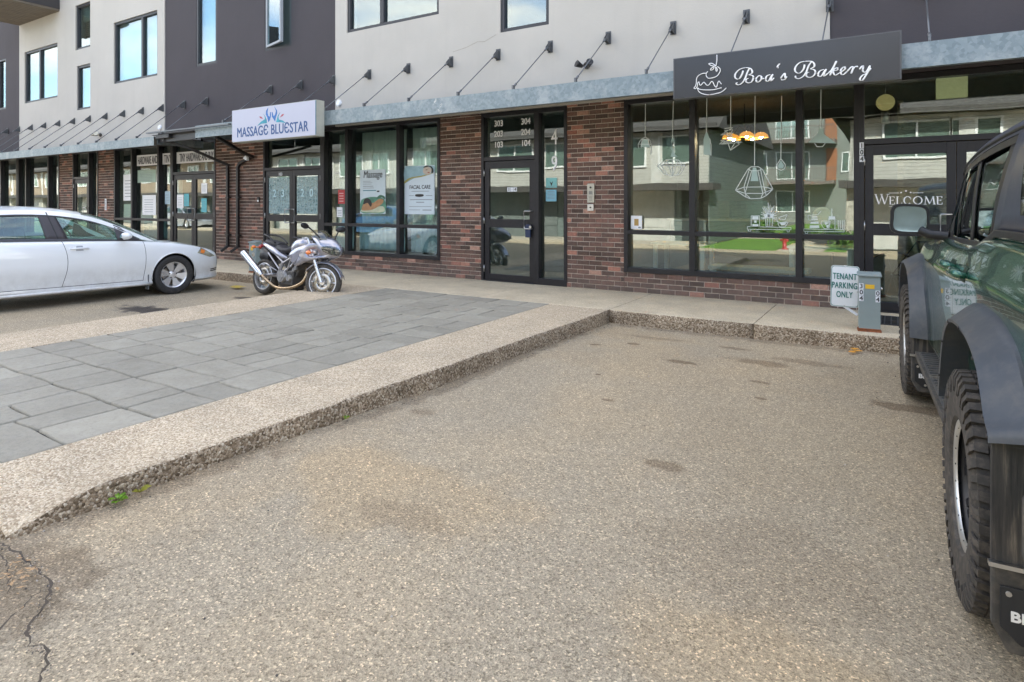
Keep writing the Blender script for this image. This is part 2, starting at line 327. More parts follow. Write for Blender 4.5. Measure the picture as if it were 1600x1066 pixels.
SCRIPT=[[(-1.461,2.967),(-1.486,2.921),(-1.511,2.855),(-1.54,2.805),(-1.584,2.779),(-1.617,2.794),(-1.602,2.808)],[(-1.536,2.942),(-1.547,2.905),(-1.576,2.855),(-1.606,2.85),(-1.628,2.876),(-1.62,2.921),(-1.576,2.961),(-1.518,2.974),(-1.461,2.963),(-1.436,2.93),(-1.439,2.9),(-1.475,2.886)],[(-1.475,2.886),(-1.432,2.873),(-1.421,2.846),(-1.439,2.802),(-1.475,2.791),(-1.504,2.809),(-1.497,2.839),(-1.475,2.844)],[(-1.358,2.865),(-1.389,2.835),(-1.386,2.797),(-1.361,2.791),(-1.333,2.821),(-1.333,2.851),(-1.358,2.865)],[(-1.338,2.848),(-1.319,2.82),(-1.305,2.829)],[(-1.235,2.863),(-1.27,2.852),(-1.287,2.816),(-1.273,2.789),(-1.249,2.797),(-1.221,2.846),(-1.207,2.863)],[(-1.207,2.863),(-1.228,2.817),(-1.228,2.788),(-1.194,2.821)],[(-1.132,2.977),(-1.152,2.957),(-1.159,2.936),(-1.145,2.93)],[(-1.125,2.806),(-1.084,2.861),(-1.077,2.823),(-1.074,2.794),(-1.105,2.786),(-1.118,2.795)],[(-1.074,2.801),(-1.057,2.821)],[(-0.799,2.962),(-0.831,2.919),(-0.857,2.85),(-0.89,2.803),(-0.937,2.783),(-0.97,2.801),(-0.963,2.818)],[(-0.874,2.935),(-0.884,2.889),(-0.917,2.849),(-0.95,2.849),(-0.973,2.878),(-0.967,2.92),(-0.93,2.96),(-0.877,2.971),(-0.805,2.963),(-0.776,2.93),(-0.779,2.899),(-0.818,2.881)],[(-0.818,2.881),(-0.773,2.862),(-0.766,2.825),(-0.792,2.792),(-0.831,2.786),(-0.857,2.807),(-0.851,2.842),(-0.828,2.843)],[(-0.677,2.858),(-0.715,2.848),(-0.737,2.815),(-0.728,2.785),(-0.702,2.79),(-0.67,2.843),(-0.654,2.859)],[(-0.654,2.859),(-0.677,2.815),(-0.677,2.783),(-0.638,2.811)],[(-0.638,2.811),(-0.6,2.849),(-0.553,2.936)],[(-0.558,2.936),(-0.588,2.862),(-0.619,2.784)],[(-0.6,2.828),(-0.563,2.859),(-0.544,2.857),(-0.55,2.836),(-0.588,2.827),(-0.569,2.782),(-0.532,2.799)],[(-0.532,2.799),(-0.482,2.829),(-0.47,2.855),(-0.488,2.861),(-0.513,2.832),(-0.51,2.79),(-0.488,2.78),(-0.451,2.811)],[(-0.451,2.811),(-0.414,2.852),(-0.399,2.854),(-0.396,2.836),(-0.414,2.782)],[(-0.408,2.806),(-0.384,2.845),(-0.359,2.856),(-0.356,2.841)],[(-0.335,2.819),(-0.311,2.851),(-0.299,2.846),(-0.305,2.808),(-0.293,2.786),(-0.269,2.79),(-0.236,2.849)],[(-0.236,2.849),(-0.251,2.795),(-0.281,2.737),(-0.305,2.701),(-0.326,2.7),(-0.329,2.721),(-0.305,2.753),(-0.269,2.77),(-0.227,2.82)]]
LOGO=[(0,[(-10.3,3.225),(-10.364,3.166),(-10.373,3.097),(-10.327,3.035),(-10.3,2.94),(-10.246,2.983),(-10.219,3.05),(-10.22,3.131),(-10.242,3.131),(-10.255,3.041),(-10.3,3.068),(-10.322,3.128)]),(0,[(-10.12,3.233),(-10.066,3.142),(-10.093,3.075),(-10.138,3.038),(-10.17,3.127),(-10.195,3.127),(-10.184,3.036),(-10.093,2.937),(-10.075,3.005),(-10.031,3.093),(-10.04,3.151)]),(1,[(-10.456,3.115),(-10.41,3.064),(-10.4,3.005),(-10.52,2.967),(-10.641,2.887),(-10.502,2.925),(-10.336,2.925),(-10.346,2.99),(-10.391,3.063)]),(1,[(-9.943,3.109),(-10.013,3.046),(-10.066,2.924),(-9.925,2.914),(-9.76,2.88),(-9.873,2.944),(-9.978,2.969),(-9.996,3.022)]),(2,[(-10.576,3.071),(-10.52,3.067),(-10.456,3.015),(-10.539,3.033)]),(2,[(-9.829,3.066),(-9.89,3.06),(-9.951,3.007),(-9.864,3.029)])]
DECAL={'cage':([[(-3.28,2.923),(-3.284,2.388)],[(-3.392,2.23),(-3.397,2.291),(-3.352,2.358),(-3.284,2.392),(-3.209,2.346),(-3.182,2.262),(-3.191,2.126)],[(-3.352,2.358),(-3.209,2.346)],[(-3.397,2.291),(-3.182,2.276)],[(-3.334,2.353),(-3.348,2.236)],[(-3.235,2.348),(-3.212,2.23)]],[[(-3.316,2.364),(-3.248,2.36),(-3.209,2.238),(-3.361,2.245)]]),'spindle':([[(-2.843,2.986),(-2.856,2.347)]],[[(-2.863,2.356),(-2.839,2.355),(-2.834,2.304),(-2.874,2.261),(-2.817,2.207),(-2.843,2.161),(-2.826,2.118),(-2.778,2.066),(-2.886,2.07),(-2.863,2.162),(-2.886,2.21),(-2.86,2.26),(-2.88,2.306)]]),'diamond':([[(-2.954,2.031),(-3.094,1.942),(-2.98,1.811),(-2.86,1.783),(-2.741,1.805),(-2.665,1.937),(-2.775,2.024),(-2.954,2.031)],[(-3.094,1.942),(-2.665,1.937)],[(-2.954,2.031),(-2.86,1.783),(-2.775,2.024)],[(-2.911,2.029),(-3.032,1.94),(-2.929,1.801)],[(-2.817,2.026),(-2.707,1.935),(-2.792,1.798)],[(-2.86,2.027),(-2.86,1.783)]],[]),'bell':([[(-2.346,2.94),(-2.354,2.401)],[(-2.305,2.316),(-2.285,2.218),(-2.289,2.071)]],[[(-2.362,2.41),(-2.342,2.409),(-2.301,2.3),(-2.294,2.079),(-2.394,2.084),(-2.397,2.305)]]),'tangle':([[(-2.011,2.909),(-2.011,2.46)],[(-2.092,2.45),(-1.983,2.455),(-2.154,2.357),(-1.975,2.378),(-2.17,2.228),(-1.914,2.271),(-2.107,2.386),(-1.891,2.214),(-2.014,2.132),(-2.061,2.271),(-1.845,2.24),(-2.139,2.226),(-1.983,2.331),(-2.1,2.418),(-1.983,2.427),(-2.045,2.302),(-2.154,2.276),(-1.952,2.233),(-2.014,2.14)]],[]),'polyhedron':([[(-1.68,2.879),(-1.688,1.905)],[(-1.777,1.852),(-1.732,1.887),(-1.636,1.884),(-1.584,1.847),(-1.643,1.828),(-1.725,1.83),(-1.777,1.852)],[(-1.777,1.852),(-1.945,1.558),(-1.8,1.457),(-1.74,1.436),(-1.606,1.44),(-1.533,1.479),(-1.446,1.568),(-1.584,1.847)],[(-1.725,1.83),(-1.815,1.513),(-1.74,1.436)],[(-1.643,1.828),(-1.577,1.51),(-1.606,1.44)],[(-1.945,1.558),(-1.815,1.513),(-1.577,1.51),(-1.446,1.568)],[(-1.945,1.558),(-1.83,1.6),(-1.562,1.601),(-1.446,1.568)],[(-1.755,1.859),(-1.83,1.6),(-1.8,1.457)],[(-1.609,1.858),(-1.562,1.601),(-1.533,1.479)]],[[(-1.71,1.874),(-1.665,1.872),(-1.636,1.683),(-1.74,1.685)]]),'bulb':([[(-1.334,2.847),(-1.345,1.986)],[(-1.345,1.986),(-1.395,1.903),(-1.388,1.848),(-1.342,1.824),(-1.296,1.846),(-1.286,1.899),(-1.345,1.986)]],[[(-1.345,1.963),(-1.381,1.895),(-1.374,1.856),(-1.317,1.854),(-1.303,1.892)]]),'cone':([[(-0.849,2.887),(-0.852,2.365)],[(-0.925,2.175),(-0.898,2.129),(-0.831,2.126),(-0.799,2.169)]],[[(-0.873,2.376),(-0.825,2.373),(-0.815,2.294),(-0.667,2.162),(-1.004,2.191),(-0.884,2.299)]])}
SHELF1=([[(-1.783,1.042),(-1.216,1.039),(-1.216,1.009),(-1.783,1.005),(-1.783,1.042)],[(-1.771,1.006),(-1.771,0.98),(-1.74,0.977),(-1.734,1.003)],[(-1.268,1.008),(-1.263,0.979),(-1.239,0.98),(-1.234,1.005)],[(-1.732,1.194),(-1.732,1.042),(-1.621,1.041),(-1.621,1.196),(-1.732,1.194)],[(-1.542,1.158),(-1.534,1.047),(-1.459,1.044),(-1.449,1.159)],[(-1.516,1.158),(-1.513,1.05)],[(-1.486,1.159),(-1.486,1.046)],[(-1.374,1.173),(-1.35,1.142),(-1.292,1.149),(-1.263,1.218),(-1.374,1.173)],[(-1.397,1.147),(-1.391,1.116),(-1.35,1.11)],[(-1.385,1.097),(-1.362,1.046),(-1.292,1.048),(-1.251,1.112),(-1.385,1.097)],[(-1.498,1.184),(-1.406,1.148)],[(-1.498,1.184),(-1.396,1.171)],[(-1.498,1.184),(-1.394,1.212)],[(-1.498,1.184),(-1.399,1.241)],[(-1.498,1.184),(-1.411,1.285)],[(-1.498,1.184),(-1.43,1.337)],[(-1.498,1.184),(-1.454,1.31)],[(-1.498,1.184),(-1.481,1.348)],[(-1.498,1.184),(-1.509,1.378)],[(-1.498,1.184),(-1.537,1.312)],[(-1.498,1.184),(-1.562,1.32)],[(-1.498,1.184),(-1.582,1.309)],[(-1.498,1.184),(-1.596,1.245)],[(-1.498,1.184),(-1.603,1.217)],[(-1.498,1.184),(-1.602,1.172)],[(-1.498,1.184),(-1.593,1.152)]],[[(-1.564,1.222),(-1.433,1.229),(-1.444,1.166),(-1.552,1.164)],[(-1.716,1.188),(-1.636,1.189),(-1.636,1.144),(-1.716,1.143)],[(-1.716,1.078),(-1.636,1.079),(-1.636,1.047),(-1.716,1.046)],[(-1.362,1.11),(-1.268,1.121),(-1.292,1.073),(-1.338,1.066)],[(-1.691,1.13),(-1.661,1.131),(-1.661,1.098),(-1.691,1.098)]])
SHELF2=([[(-1.057,1.025),(-0.577,1.024),(-0.577,0.996),(-1.057,0.993),(-1.057,1.025)],[(-1.04,0.991),(-1.037,0.964),(-1.012,0.964),(-1.006,0.992)],[(-0.967,1.203),(-1.006,1.208),(-1.0,1.153),(-0.978,1.141)],[(-0.961,1.212),(-0.883,1.222),(-0.853,1.263)],[(-0.839,1.137),(-0.85,1.106),(-0.828,1.057),(-0.807,1.033),(-0.752,1.034),(-0.739,1.132),(-0.839,1.137)],[(-0.719,1.3),(-0.719,1.199)],[(-0.755,1.18),(-0.75,1.028),(-0.684,1.026),(-0.682,1.181)],[(-0.647,1.146),(-0.642,1.031)],[(-0.623,1.146),(-0.621,1.031)],[(-0.599,1.146),(-0.597,1.032)],[(-0.577,1.147),(-0.577,1.032)]],[[(-0.961,1.196),(-0.895,1.201),(-0.89,1.181),(-0.965,1.178)],[(-0.966,1.163),(-0.888,1.167),(-0.886,1.147),(-0.97,1.143)],[(-0.972,1.123),(-0.881,1.127),(-0.877,1.099),(-0.977,1.095)],[(-0.981,1.075),(-0.872,1.078),(-0.868,1.042),(-0.986,1.037)],[(-0.807,1.119),(-0.757,1.12),(-0.774,1.095),(-0.796,1.082)],[(-0.79,1.076),(-0.757,1.089),(-0.757,1.046),(-0.779,1.046)],[(-0.755,1.199),(-0.682,1.2),(-0.682,1.157),(-0.755,1.156)]])
# ---------------- ground, island, walk ----------------
RD=-.17
def rz(y,x=-3): return RD+.0105*max(0,min(6,-y-2))*(1 if y>-9 else max(0,(y+12)/3))*max(0,min(1,(-.3-x)/2.7))
def rnd(a): return random.uniform(-a,a)
mb=MB()
xs=[-60,-30,-14]+[-11+.5*i for i in range(29)]+[6,12,30,60]; ys=[-14,-12,-11,-10.5,-10]+[-9.9+.3*i for i in range(31)]+[.4,4]
mb.grid([[(x,y,rz(y,x)+(.010*math.sin(x*1.3+y*.7)+.008*math.sin(y*2.1-x*.9) if -11<x<3 and -9.9<y<-1.9 else 0)) for x in xs] for y in ys])
struct(mb.build('road','asphalt'))
mb=MB(); mb.box(-300,-330,RD-.3,300,300,RD-.03); struct(mb.build('ground',mat('far ground',(.17,.16,.12),.95,var=.25,scale=.6)))
def rough_slab(mb,x0,x1,y0,y1,top,bot,sides='xXyY',step=.12,amp=.006,r=.022,seed=0,zf=None,xw=0):
    """slab with a jittered, rounded edge; material 0 on top, 1 on the sides"""
    rs=random.Random(seed); j=lambda a:rs.uniform(-a,a)
    def line(a,b):
        n=max(1,int(abs(b-a)/step)); return [a+(b-a)*i/n for i in range(n+1)]
    per=[]
    for x in line(x0,x1)[:-1]: per.append((x,y0,0,-1,'y'))
    for y in line(y0,y1)[:-1]: per.append((x1,y,1,0,'X'))
    for x in line(x1,x0)[:-1]: per.append((x,y1,0,1,'Y'))
    for y in line(y1,y0)[:-1]: per.append((x0,y,-1,0,'x'))
    rows=[[],[],[],[],[]]
    for (x,y,nx,ny,s) in per:
        a=amp if s in sides else 0; rr=r if s in sides else .002
        if xw and x>x0+.3: x-=xw*max(0,-1.8-y)*(x-x0)/(x1-x0)
        o=j(a); zt=top+(zf(x,y) if zf else 0)
        rows[0].append((x-nx*rr+nx*o,y-ny*rr+ny*o,zt)); rows[1].append((x-nx*rr*.35+nx*o,y-ny*rr*.35+ny*o,zt-rr*.3+j(a*.4)))
        rows[2].append((x+nx*o,y+ny*o,zt-rr+j(a*.6))); o2=j(a*2); rows[3].append((x+nx*(o2+.002),y+ny*(o2+.002),(zt-rr+bot)/2+j(a))); rows[4].append((x+nx*(o2+a*1.5),y+ny*(o2+a*1.5),bot))
    V=[[mb.v(p) for p in r_] for r_ in rows]
    mb.f(V[0],0); mb.bridge(V[0],V[1],0); 
    mb.bridge(V[1],V[2],1); mb.bridge(V[2],V[3],1); mb.bridge(V[3],V[4],1)
# pavement in front of the shops, cast in slabs
mb=MB(); x=-31.+.02; cuts=[-31,-28.6,-26.2,-23.8,-21.4,-19,-16.6,-14.2,-11.9,-9.6,-7.3,-5.2,-3.14,-1.375,.4,2.2,4.0,5.8,8.6]
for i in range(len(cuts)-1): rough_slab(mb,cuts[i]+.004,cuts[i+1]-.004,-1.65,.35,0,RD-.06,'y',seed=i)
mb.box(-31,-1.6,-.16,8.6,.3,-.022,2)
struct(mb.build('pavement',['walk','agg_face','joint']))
# raised island between the parking bays
mb=MB()
def tip(x,y):
    d=max(0,(-7.5-y))/.45; e=max(0,1-abs(x+3.30)/.4); return -.10*min(1,d)**1.5*e
X0,X1,PX0,PX1=-7.98,-3.14,-7.0,-4.0
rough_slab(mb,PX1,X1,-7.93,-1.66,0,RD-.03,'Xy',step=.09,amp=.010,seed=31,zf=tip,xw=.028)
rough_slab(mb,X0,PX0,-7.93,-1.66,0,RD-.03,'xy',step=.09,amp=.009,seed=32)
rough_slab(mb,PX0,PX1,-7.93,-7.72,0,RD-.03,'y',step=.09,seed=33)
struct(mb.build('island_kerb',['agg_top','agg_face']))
# stamped slabs of the island
mb=MB(); mb.box(PX0,-7.72,-.16,PX1,-1.66,-.018,1)
lay=mb.bm.loops.layers.float_color.new('tone'); rs=random.Random(5)
def stones(x0,y0,x1,y1,d=0):
    w,h=x1-x0,y1-y0
    if (w<.80 and h<.50 and (w*h<.24)) or w*h<.085 or (d>4 and w<1.1 and h<.7 and rs.random()<.45): out.append((x0,y0,x1,y1)); return
    if w/h>1.45 or (w>h and rs.random()<.6): t=x0+w*rs.choice((.35,.42,.5,.6)); stones(x0,y0,t,y1,d+1); stones(t,y0,x1,y1,d+1)
    else: t=y0+h*rs.choice((.38,.5,.5,.62)); stones(x0,y0,x1,t,d+1); stones(x0,t,x1,y1,d+1)
out=[]; yy=-7.72; k=0
while yy<-1.7:
    hh=rs.choice((.52,.68,.8,.42)); hh=min(hh,-1.66-yy)
    if -1.66-(yy+hh)<.25: hh=-1.66-yy
    xx=PX0; 
    while xx<PX1-.01:
        ww=rs.uniform(1.3,2.1); ww=PX1-xx if PX1-(xx+ww)<.5 else ww
        stones(xx,yy,xx+ww,yy+hh); xx+=ww
    yy+=hh
for (x0,y0,x1,y1) in out:
    g=.0065; tone=rs.random(); n=[]
    def edge(ax,ay,bx,by):
        L_=math.hypot(bx-ax,by-ay); c=max(2,int(L_/.09)); return [(ax+(bx-ax)*i/c,ay+(by-ay)*i/c) for i in range(c)]
    P=edge(x0+g,y0+g,x1-g,y0+g)+edge(x1-g,y0+g,x1-g,y1-g)+edge(x1-g,y1-g,x0+g,y1-g)+edge(x0+g,y1-g,x0+g,y0+g)
    tz=rs.uniform(-.002,.003); cx,cy=(x0+x1)/2,(y0+y1)/2
    A=[];B=[];C=[]
    for px,py in P:
        jx,jy=rs.uniform(-.004,.004)+.008*math.sin(py*9+px*4),rs.uniform(-.004,.004)+.008*math.sin(px*8-py*5); dx,dy=(cx-px),(cy-py); l=math.hypot(dx,dy); q=.009
        A.append(mb.v((px+jx,py+jy,-.017))); B.append(mb.v((px+jx+dx/l*.003,py+jy+dy/l*.003,-.004+tz))); C.append(mb.v((px+jx+dx/l*q*1.6,py+jy+dy/l*q*1.6,tz+.0015)))
    fs=[mb.f(C,0)]
    for U,V2 in ((A,B),(B,C)):
        for i in range(len(U)): fs.append(mb.f([U[i],U[(i+1)%len(U)],V2[(i+1)%len(U)],V2[i]],0,True))
    for f in fs:
        if f:
            for l in f.loops: l[lay]=(tone,tone,tone,1)
struct(mb.build('island_slabs',['paver','joint']))
# cracks, marks and litter on the asphalt
def ribbon(mb,pts,w,z,jit=.008):
    P=[Vector((p[0],p[1],0)) for p in pts]; Q=[]
    for i in range(len(P)-1):
        n=max(2,int((P[i+1]-P[i]).length/.02))
        for k in range(n): Q.append(P[i].lerp(P[i+1],k/n)+Vector((rnd(jit),rnd(jit),0)))
    Q.append(P[-1]); A=[];B=[]
    for i,q in enumerate(Q):
        d=(Q[min(i+1,len(Q)-1)]-Q[max(0,i-1)]).normalized(); nn=Vector((-d.y,d.x,0)); ww=w*random.uniform(.25,1.4)*(min(1,i/4,(len(Q)-1-i)/4)+.1)
        A.append(mb.v(q+nn*ww+Vector((0,0,z)))); B.append(mb.v(q-nn*ww+Vector((0,0,z))))
    for i in range(len(Q)-1): mb.f([A[i],A[i+1],B[i+1],B[i]])
mb=MB(); Z=rz(-8)+.022
ribbon(mb,[(-3.36,-7.98),(-3.1,-7.96),(-2.93,-7.97),(-2.75,-7.98),(-2.63,-8.05),(-2.55,-8.1)],.0045,Z)
ribbon(mb,[(-2.62,-8.03),(-2.52,-8.14),(-2.42,-8.17),(-2.36,-8.14),(-2.26,-8.19),(-2.1,-8.3)],.0038,Z)
ribbon(mb,[(-2.75,-8.0),(-2.66,-8.12),(-2.6,-8.2),(-2.45,-8.26)],.004,Z)
ribbon(mb,[(-3.2,-8.0),(-3.0,-8.03),(-2.8,-8.1)],.003,Z)
struct(mb.build('asphalt_crack',mat('crack',(.075,.06,.045),.95)))
om=mat('yellow orange marking paint',(.72,.33,.03),.7,var=.25,scale=30)
def blotch(cx,cy,a,b,z,name,m,n=22,strips=3):
    mb=MB()
    for s in range(strips):
        ox,oy=rnd(a*.5),(s-(strips-1)/2)*b*.8; aa=a*random.uniform(.5,1); bb=b*random.uniform(.25,.45)
        mb.poly([(cx+ox+aa*math.cos(2*PI*i/n)*random.uniform(.7,1.15),cy+oy+bb*math.sin(2*PI*i/n)*random.uniform(.6,1.2),z+.001*s) for i in range(n)])
    return struct(mb.build(name,m))
blotch(-.36,-1.80,.08,.10,RD+.027,'paint_mark',om); blotch(-10.15,-2.2,.22,.09,RD+.027,'paint_mark',mat('yellow marking paint',(.62,.44,.04),.7,var=.2,scale=30))
# loose stones: nobody could count them
mb=MB()
for i in range(520):
    if i<260: x,y=rs.uniform(-3.6,1.2),rs.uniform(-8.3,-1.9)
    elif i<400: x,y=0,rs.uniform(-7.9,-1.9)
    else: x,y=rs.uniform(-3.1,.6),-1.72-abs(rs.gauss(0,.06))
    if 260<=i<400: x=-3.10-.028*(-1.8-y)+abs(rs.gauss(0,.07))
    r=rs.uniform(.0025,.008) if y<-4 else rs.uniform(.004,.010)
    mb.X=Matrix.Translation((x,y,rz(y,x)+.010*math.sin(x*1.3+y*.7)+.008*math.sin(y*2.1-x*.9)+r*.3))@Matrix.Rotation(rs.random()*6,4,'Z')
    v=[mb.v((rs.uniform(.6,1)*r*a,rs.uniform(.6,1)*r*b,rs.uniform(.5,.9)*r*c)) for a,b,c in ((1,0,0),(0,1,0),(-1,0,0),(0,-1,0),(0,0,1),(0,0,-1))]
    for q in ((0,1,4),(1,2,4),(2,3,4),(3,0,4),(1,0,5),(2,1,5),(3,2,5),(0,3,5)): mb.f([v[k] for k in q],i%3)
CR=[(-3.1,-7.96),(-2.93,-7.97),(-2.75,-7.98),(-2.63,-8.05),(-2.55,-8.12),(-2.42,-8.17),(-2.36,-8.14),(-2.26,-8.19)]
for i in range(240):
    k=rs.randrange(len(CR)-1); u=rs.random(); x=CR[k][0]+(CR[k+1][0]-CR[k][0])*u+rs.gauss(0,.014); y=CR[k][1]+(CR[k+1][1]-CR[k][1])*u+rs.gauss(0,.012); r=rs.uniform(.0015,.0055)
    mb.X=Matrix.Translation((x,y,rz(y,x)+.024))@Matrix.Rotation(rs.random()*6,4,'Z')
    v=[mb.v((rs.uniform(.5,1)*r*a,rs.uniform(.5,1)*r*b,rs.uniform(.5,.9)*r*c)) for a,b,c in ((1,0,0),(0,1,0),(-1,0,0),(0,-1,0),(0,0,1),(0,0,-1))]
    for q in ((0,1,4),(1,2,4),(2,3,4),(3,0,4)): mb.f([v[j] for j in q],(0,1,2,2)[i%4])
mb.X=None
o=mb.build('loose_gravel',[mat('pebble light',(.42,.37,.31),.8),mat('pebble brown',(.20,.15,.11),.8),mat('pebble dark',(.09,.08,.07),.8)]); tag(o,'loose pebbles and grit scattered over the worn asphalt','gravel',kind='stuff')
# weeds growing out of the foot of the kerb
wm=mat('weed leaf',(.16,.30,.02),.55,var=.35,scale=40); wy=mat('yellow grass blade',(.34,.33,.05),.6,var=.3,scale=40)
def weed(x,y,s,label,yel,n=14):
    r_=thing('weed',label,'weed',(x,y,rz(y)+.008)); mb=MB()
    for k in range(n):
        a=rs.random()*6.28; l=s*rs.uniform(.5,1); w=l*.26; z=rs.uniform(.005,.02); d=Vector((math.cos(a),math.sin(a),0)); p=Vector((-d.y,d.x,0)); up=Vector((0,0,1))
        mb.poly([d*l*.12+up*z,d*l*.45+p*w+up*(z+.012),d*l*.85+p*w*.5+up*(z+.018),d*l+up*(z+.01),d*l*.85-p*w*.5+up*(z+.018),d*l*.45-p*w+up*(z+.012)])
    mb.build('leaf',wm,r_); mb=MB()
    for k in range(yel):
        a=rs.random()*6.28; l=s*rs.uniform(.4,1); d=Vector((math.cos(a),math.sin(a),0)); p=Vector((-d.y,d.x,0))*.003
        c=Vector((.0,.10,.01)) if y<-7 else Vector((0,.02,.01)); mb.poly([c-p,c+p,c+d*l*.5+Vector((0,0,l*.6))+p*.6,c+d*l+Vector((0,0,l*.5))])
    mb.build('grass_blade',wy,r_)
weed(-3.25,-7.50,.055,'small bright green weed at the foot of the island kerb near its broken tip',16)
weed(-3.20,-6.08,.035,'tiny yellowing weed at the kerb foot halfway along the island',8,5)
# a thin drift of fallen seed husks by the crack
mb=MB()
for i in range(60):
    x,y=-2.95+rs.gauss(0,.12),-8.03+rs.gauss(0,.05); a=rs.random()*6; l=rs.uniform(.006,.018); d=Vector((math.cos(a),math.sin(a),0))*l; p=Vector((-d.y,d.x,0))*.35; c=Vector((x,y,rz(y,x)+.026))
    mb.poly([c-d,c+p,c+d,c-p])
tag(mb.build('dry_husk_litter',mat('dry husk',(.42,.27,.14),.9,var=.3,scale=50)),'orange brown dry husks lying beside the crack at the island tip','litter',kind='stuff')
# ---------------- the row of shops: one building ----------------
BL=thing('commercial_building','row of shops, dark brick piers and black shopfronts below, pale and dark stucco above','building',(0,0,0))
WT=2.97   # head of the shopfront
def brick_panel(x0,x1,z0,z1,y=0,ends='xX'):
    mb=MB(); mb.box(x0+.004,y+.010,z0,x1-.004,y+.24,z1,1)
    lay=mb.bm.loops.layers.float_color.new('tone'); H=.0762; LN=.2145; j=.0055
    nz_=int((z1-z0)/H+.5); H2=(z1-z0)/nz_
    for r in range(nz_):
        row=round((z0+r*H2)/H); off=(row%2)*LN/2; k=math.floor((x0-off)/LN); x=k*LN+off
        while x<x1:
            a=max(x+j,x0); b=min(x+LN-j,x1)
            if b-a>.02:
                t=random.random(); t=t*.8 if random.random()>.11 else .86+.14*random.random(); n0=len(mb.bm.faces); dz=rnd(.0012); o=rnd(.0022)
                za,zb=z0+r*H2+j+dz,z0+(r+1)*H2-j+dz
                P=[mb.v((xx,yy,zz)) for yy in (y+o,y+.05) for xx,zz in ((a+rnd(.001),za),(b+rnd(.001),za),(b+rnd(.001),zb),(a+rnd(.001),zb))]
                for q in ((0,1,2,3),(1,5,6,2),(2,6,7,3),(3,7,4,0),(0,4,5,1)):
                    f=mb.f([P[i] for i in q],0)
                    for l in f.loops: l[lay]=(t,t,t,1)
            x+=LN
    return mb.build('brick_wall',['brick','mortar'],BL)
PIERS=[(-31,-29.6),(-22.71,-21.80),(-20.19,-19.25),(-14.29,-12.43),(-7.23,-6.29),(-4.58,-3.59),(1.62,2.62),(5.83,8.6)]
for a,b in PIERS: brick_panel(a,b,0,3.02)
SILLS=[(-29.6,-25.9),(-19.25,-16.3),(-10.44,-7.23),(-3.59,-.40),(2.62,5.83)]
SHOP=[(-29.6,-25.9,[-27.3]),(-25.84,-22.71,[-25.2,-23.5]),(-19.25,-16.24,[-18.27,-16.9]),(-10.44,-7.23,[-9.70,-8.27]),(-3.59,-.40,[-2.535,-1.105]),(2.62,5.83,[3.3,4.7])]
for a,b,_ in SHOP: brick_panel(a+.002,b-.002,0,.305)
def pane(parent,x0,x1,z0,z1,y,name='pane',m='glass',t=.006):
    mb=MB(); mb.box(x0,y,z0,x1,y+t,z1); return mb.build(name,m,parent)
FD=.125
def bars(x0,x1,z0,z1,vs,hs,fw=.062,y0=-.012,y1=FD,bot=.075):
    mb=MB(); mb.box(x0,y0,z0,x0+fw,y1,z1); mb.box(x1-fw,y0,z0,x1,y1,z1); mb.box(x0+fw,y0+.002,z1-fw,x1-fw,y1-.002,z1); mb.box(x0+fw,y0+.002,z0,x1-fw,y1-.002,z0+bot)
    prev=x0+fw
    for v in list(vs)+[None]:
        nx=(v-.042) if v is not None else x1-fw
        for h in hs: mb.box(prev,y0+.004,h-.032,nx,y1-.004,h+.032)
        if v is not None: mb.box(v-.042,y0,z0+bot,v+.042,y1,z1-fw); prev=v+.042
    return mb
for (a,b,vs) in SHOP:
    fr=bars(a,b,.305,WT,vs,[.925]).build('shop_window','alu',BL,bevel=.003)
    cuts=[a+.062]+[c for v in vs for c in (v-.042,v+.042)]+[b-.062]
    for i in range(0,len(cuts),2):
        pane(fr,cuts[i],cuts[i+1],.957,WT-.062,.105); pane(fr,cuts[i],cuts[i+1],.38,.893,.105)
def handle(parent,x,z,m='steel',w=.11,h=.30,flip=1,y=-.012):
    mb=MB(); mb.tube(smoothpath([(x,y+.03,z+h/2),(x,y-.055,z+h/2),(x,y-.07,z+h/2-.02),(x,y-.07,z-h/2+.02),(x,y-.055,z-h/2),(x,y+.03,z-h/2)],3),.011,8) if w==0 else \
      mb.tube([(x,y+.03,z+h/2),(x,y-.06,z+h/2),(x-flip*w,y-.065,z+h/2),(x-flip*(w+.012),y-.066,z+h/2-.015),(x-flip*(w+.012),y-.066,z-h/2+.015),(x-flip*w,y-.065,z-h/2),(x,y-.06,z-h/2),(x,y+.03,z-h/2)],.012,8)
    return mb.build('handle',m,parent)
def leaf(x0,x1,z0,z1,mid,hx,flip,label=None,st=.095,wh=.0):
    mb=MB(); y0,y1=.012,.062
    mb.box(x0,y0,z0,x0+st,y1,z1); mb.box(x1-st,y0,z0,x1,y1,z1); mb.box(x0+st,y0+.001,z1-.13,x1-st,y1-.001,z1); mb.box(x0+st,y0+.001,z0,x1-st,y1-.001,z0+.11); mb.box(x0+st,y0+.001,mid-.075,x1-st,y1-.001,mid+.075)
    d=mb.build('door','alu',BL,bevel=.003)
    pane(d,x0+st,x1-st,mid+.075,z1-.13,.035); pane(d,x0+st,x1-st,z0+.11,mid-.075,.035)
    handle(d,hx,1.09,flip=flip,y=.005,w=.10)
    mb=MB()
    hxx=x0-.006 if flip>0 else x1+.006
    for z in (z0+.2,mid+.05,z1-.2): mb.cyl((hxx,.0,z-.06),(hxx,.0,z+.06),.011,n=8)
    mb.build('hinge','steel',d); return d
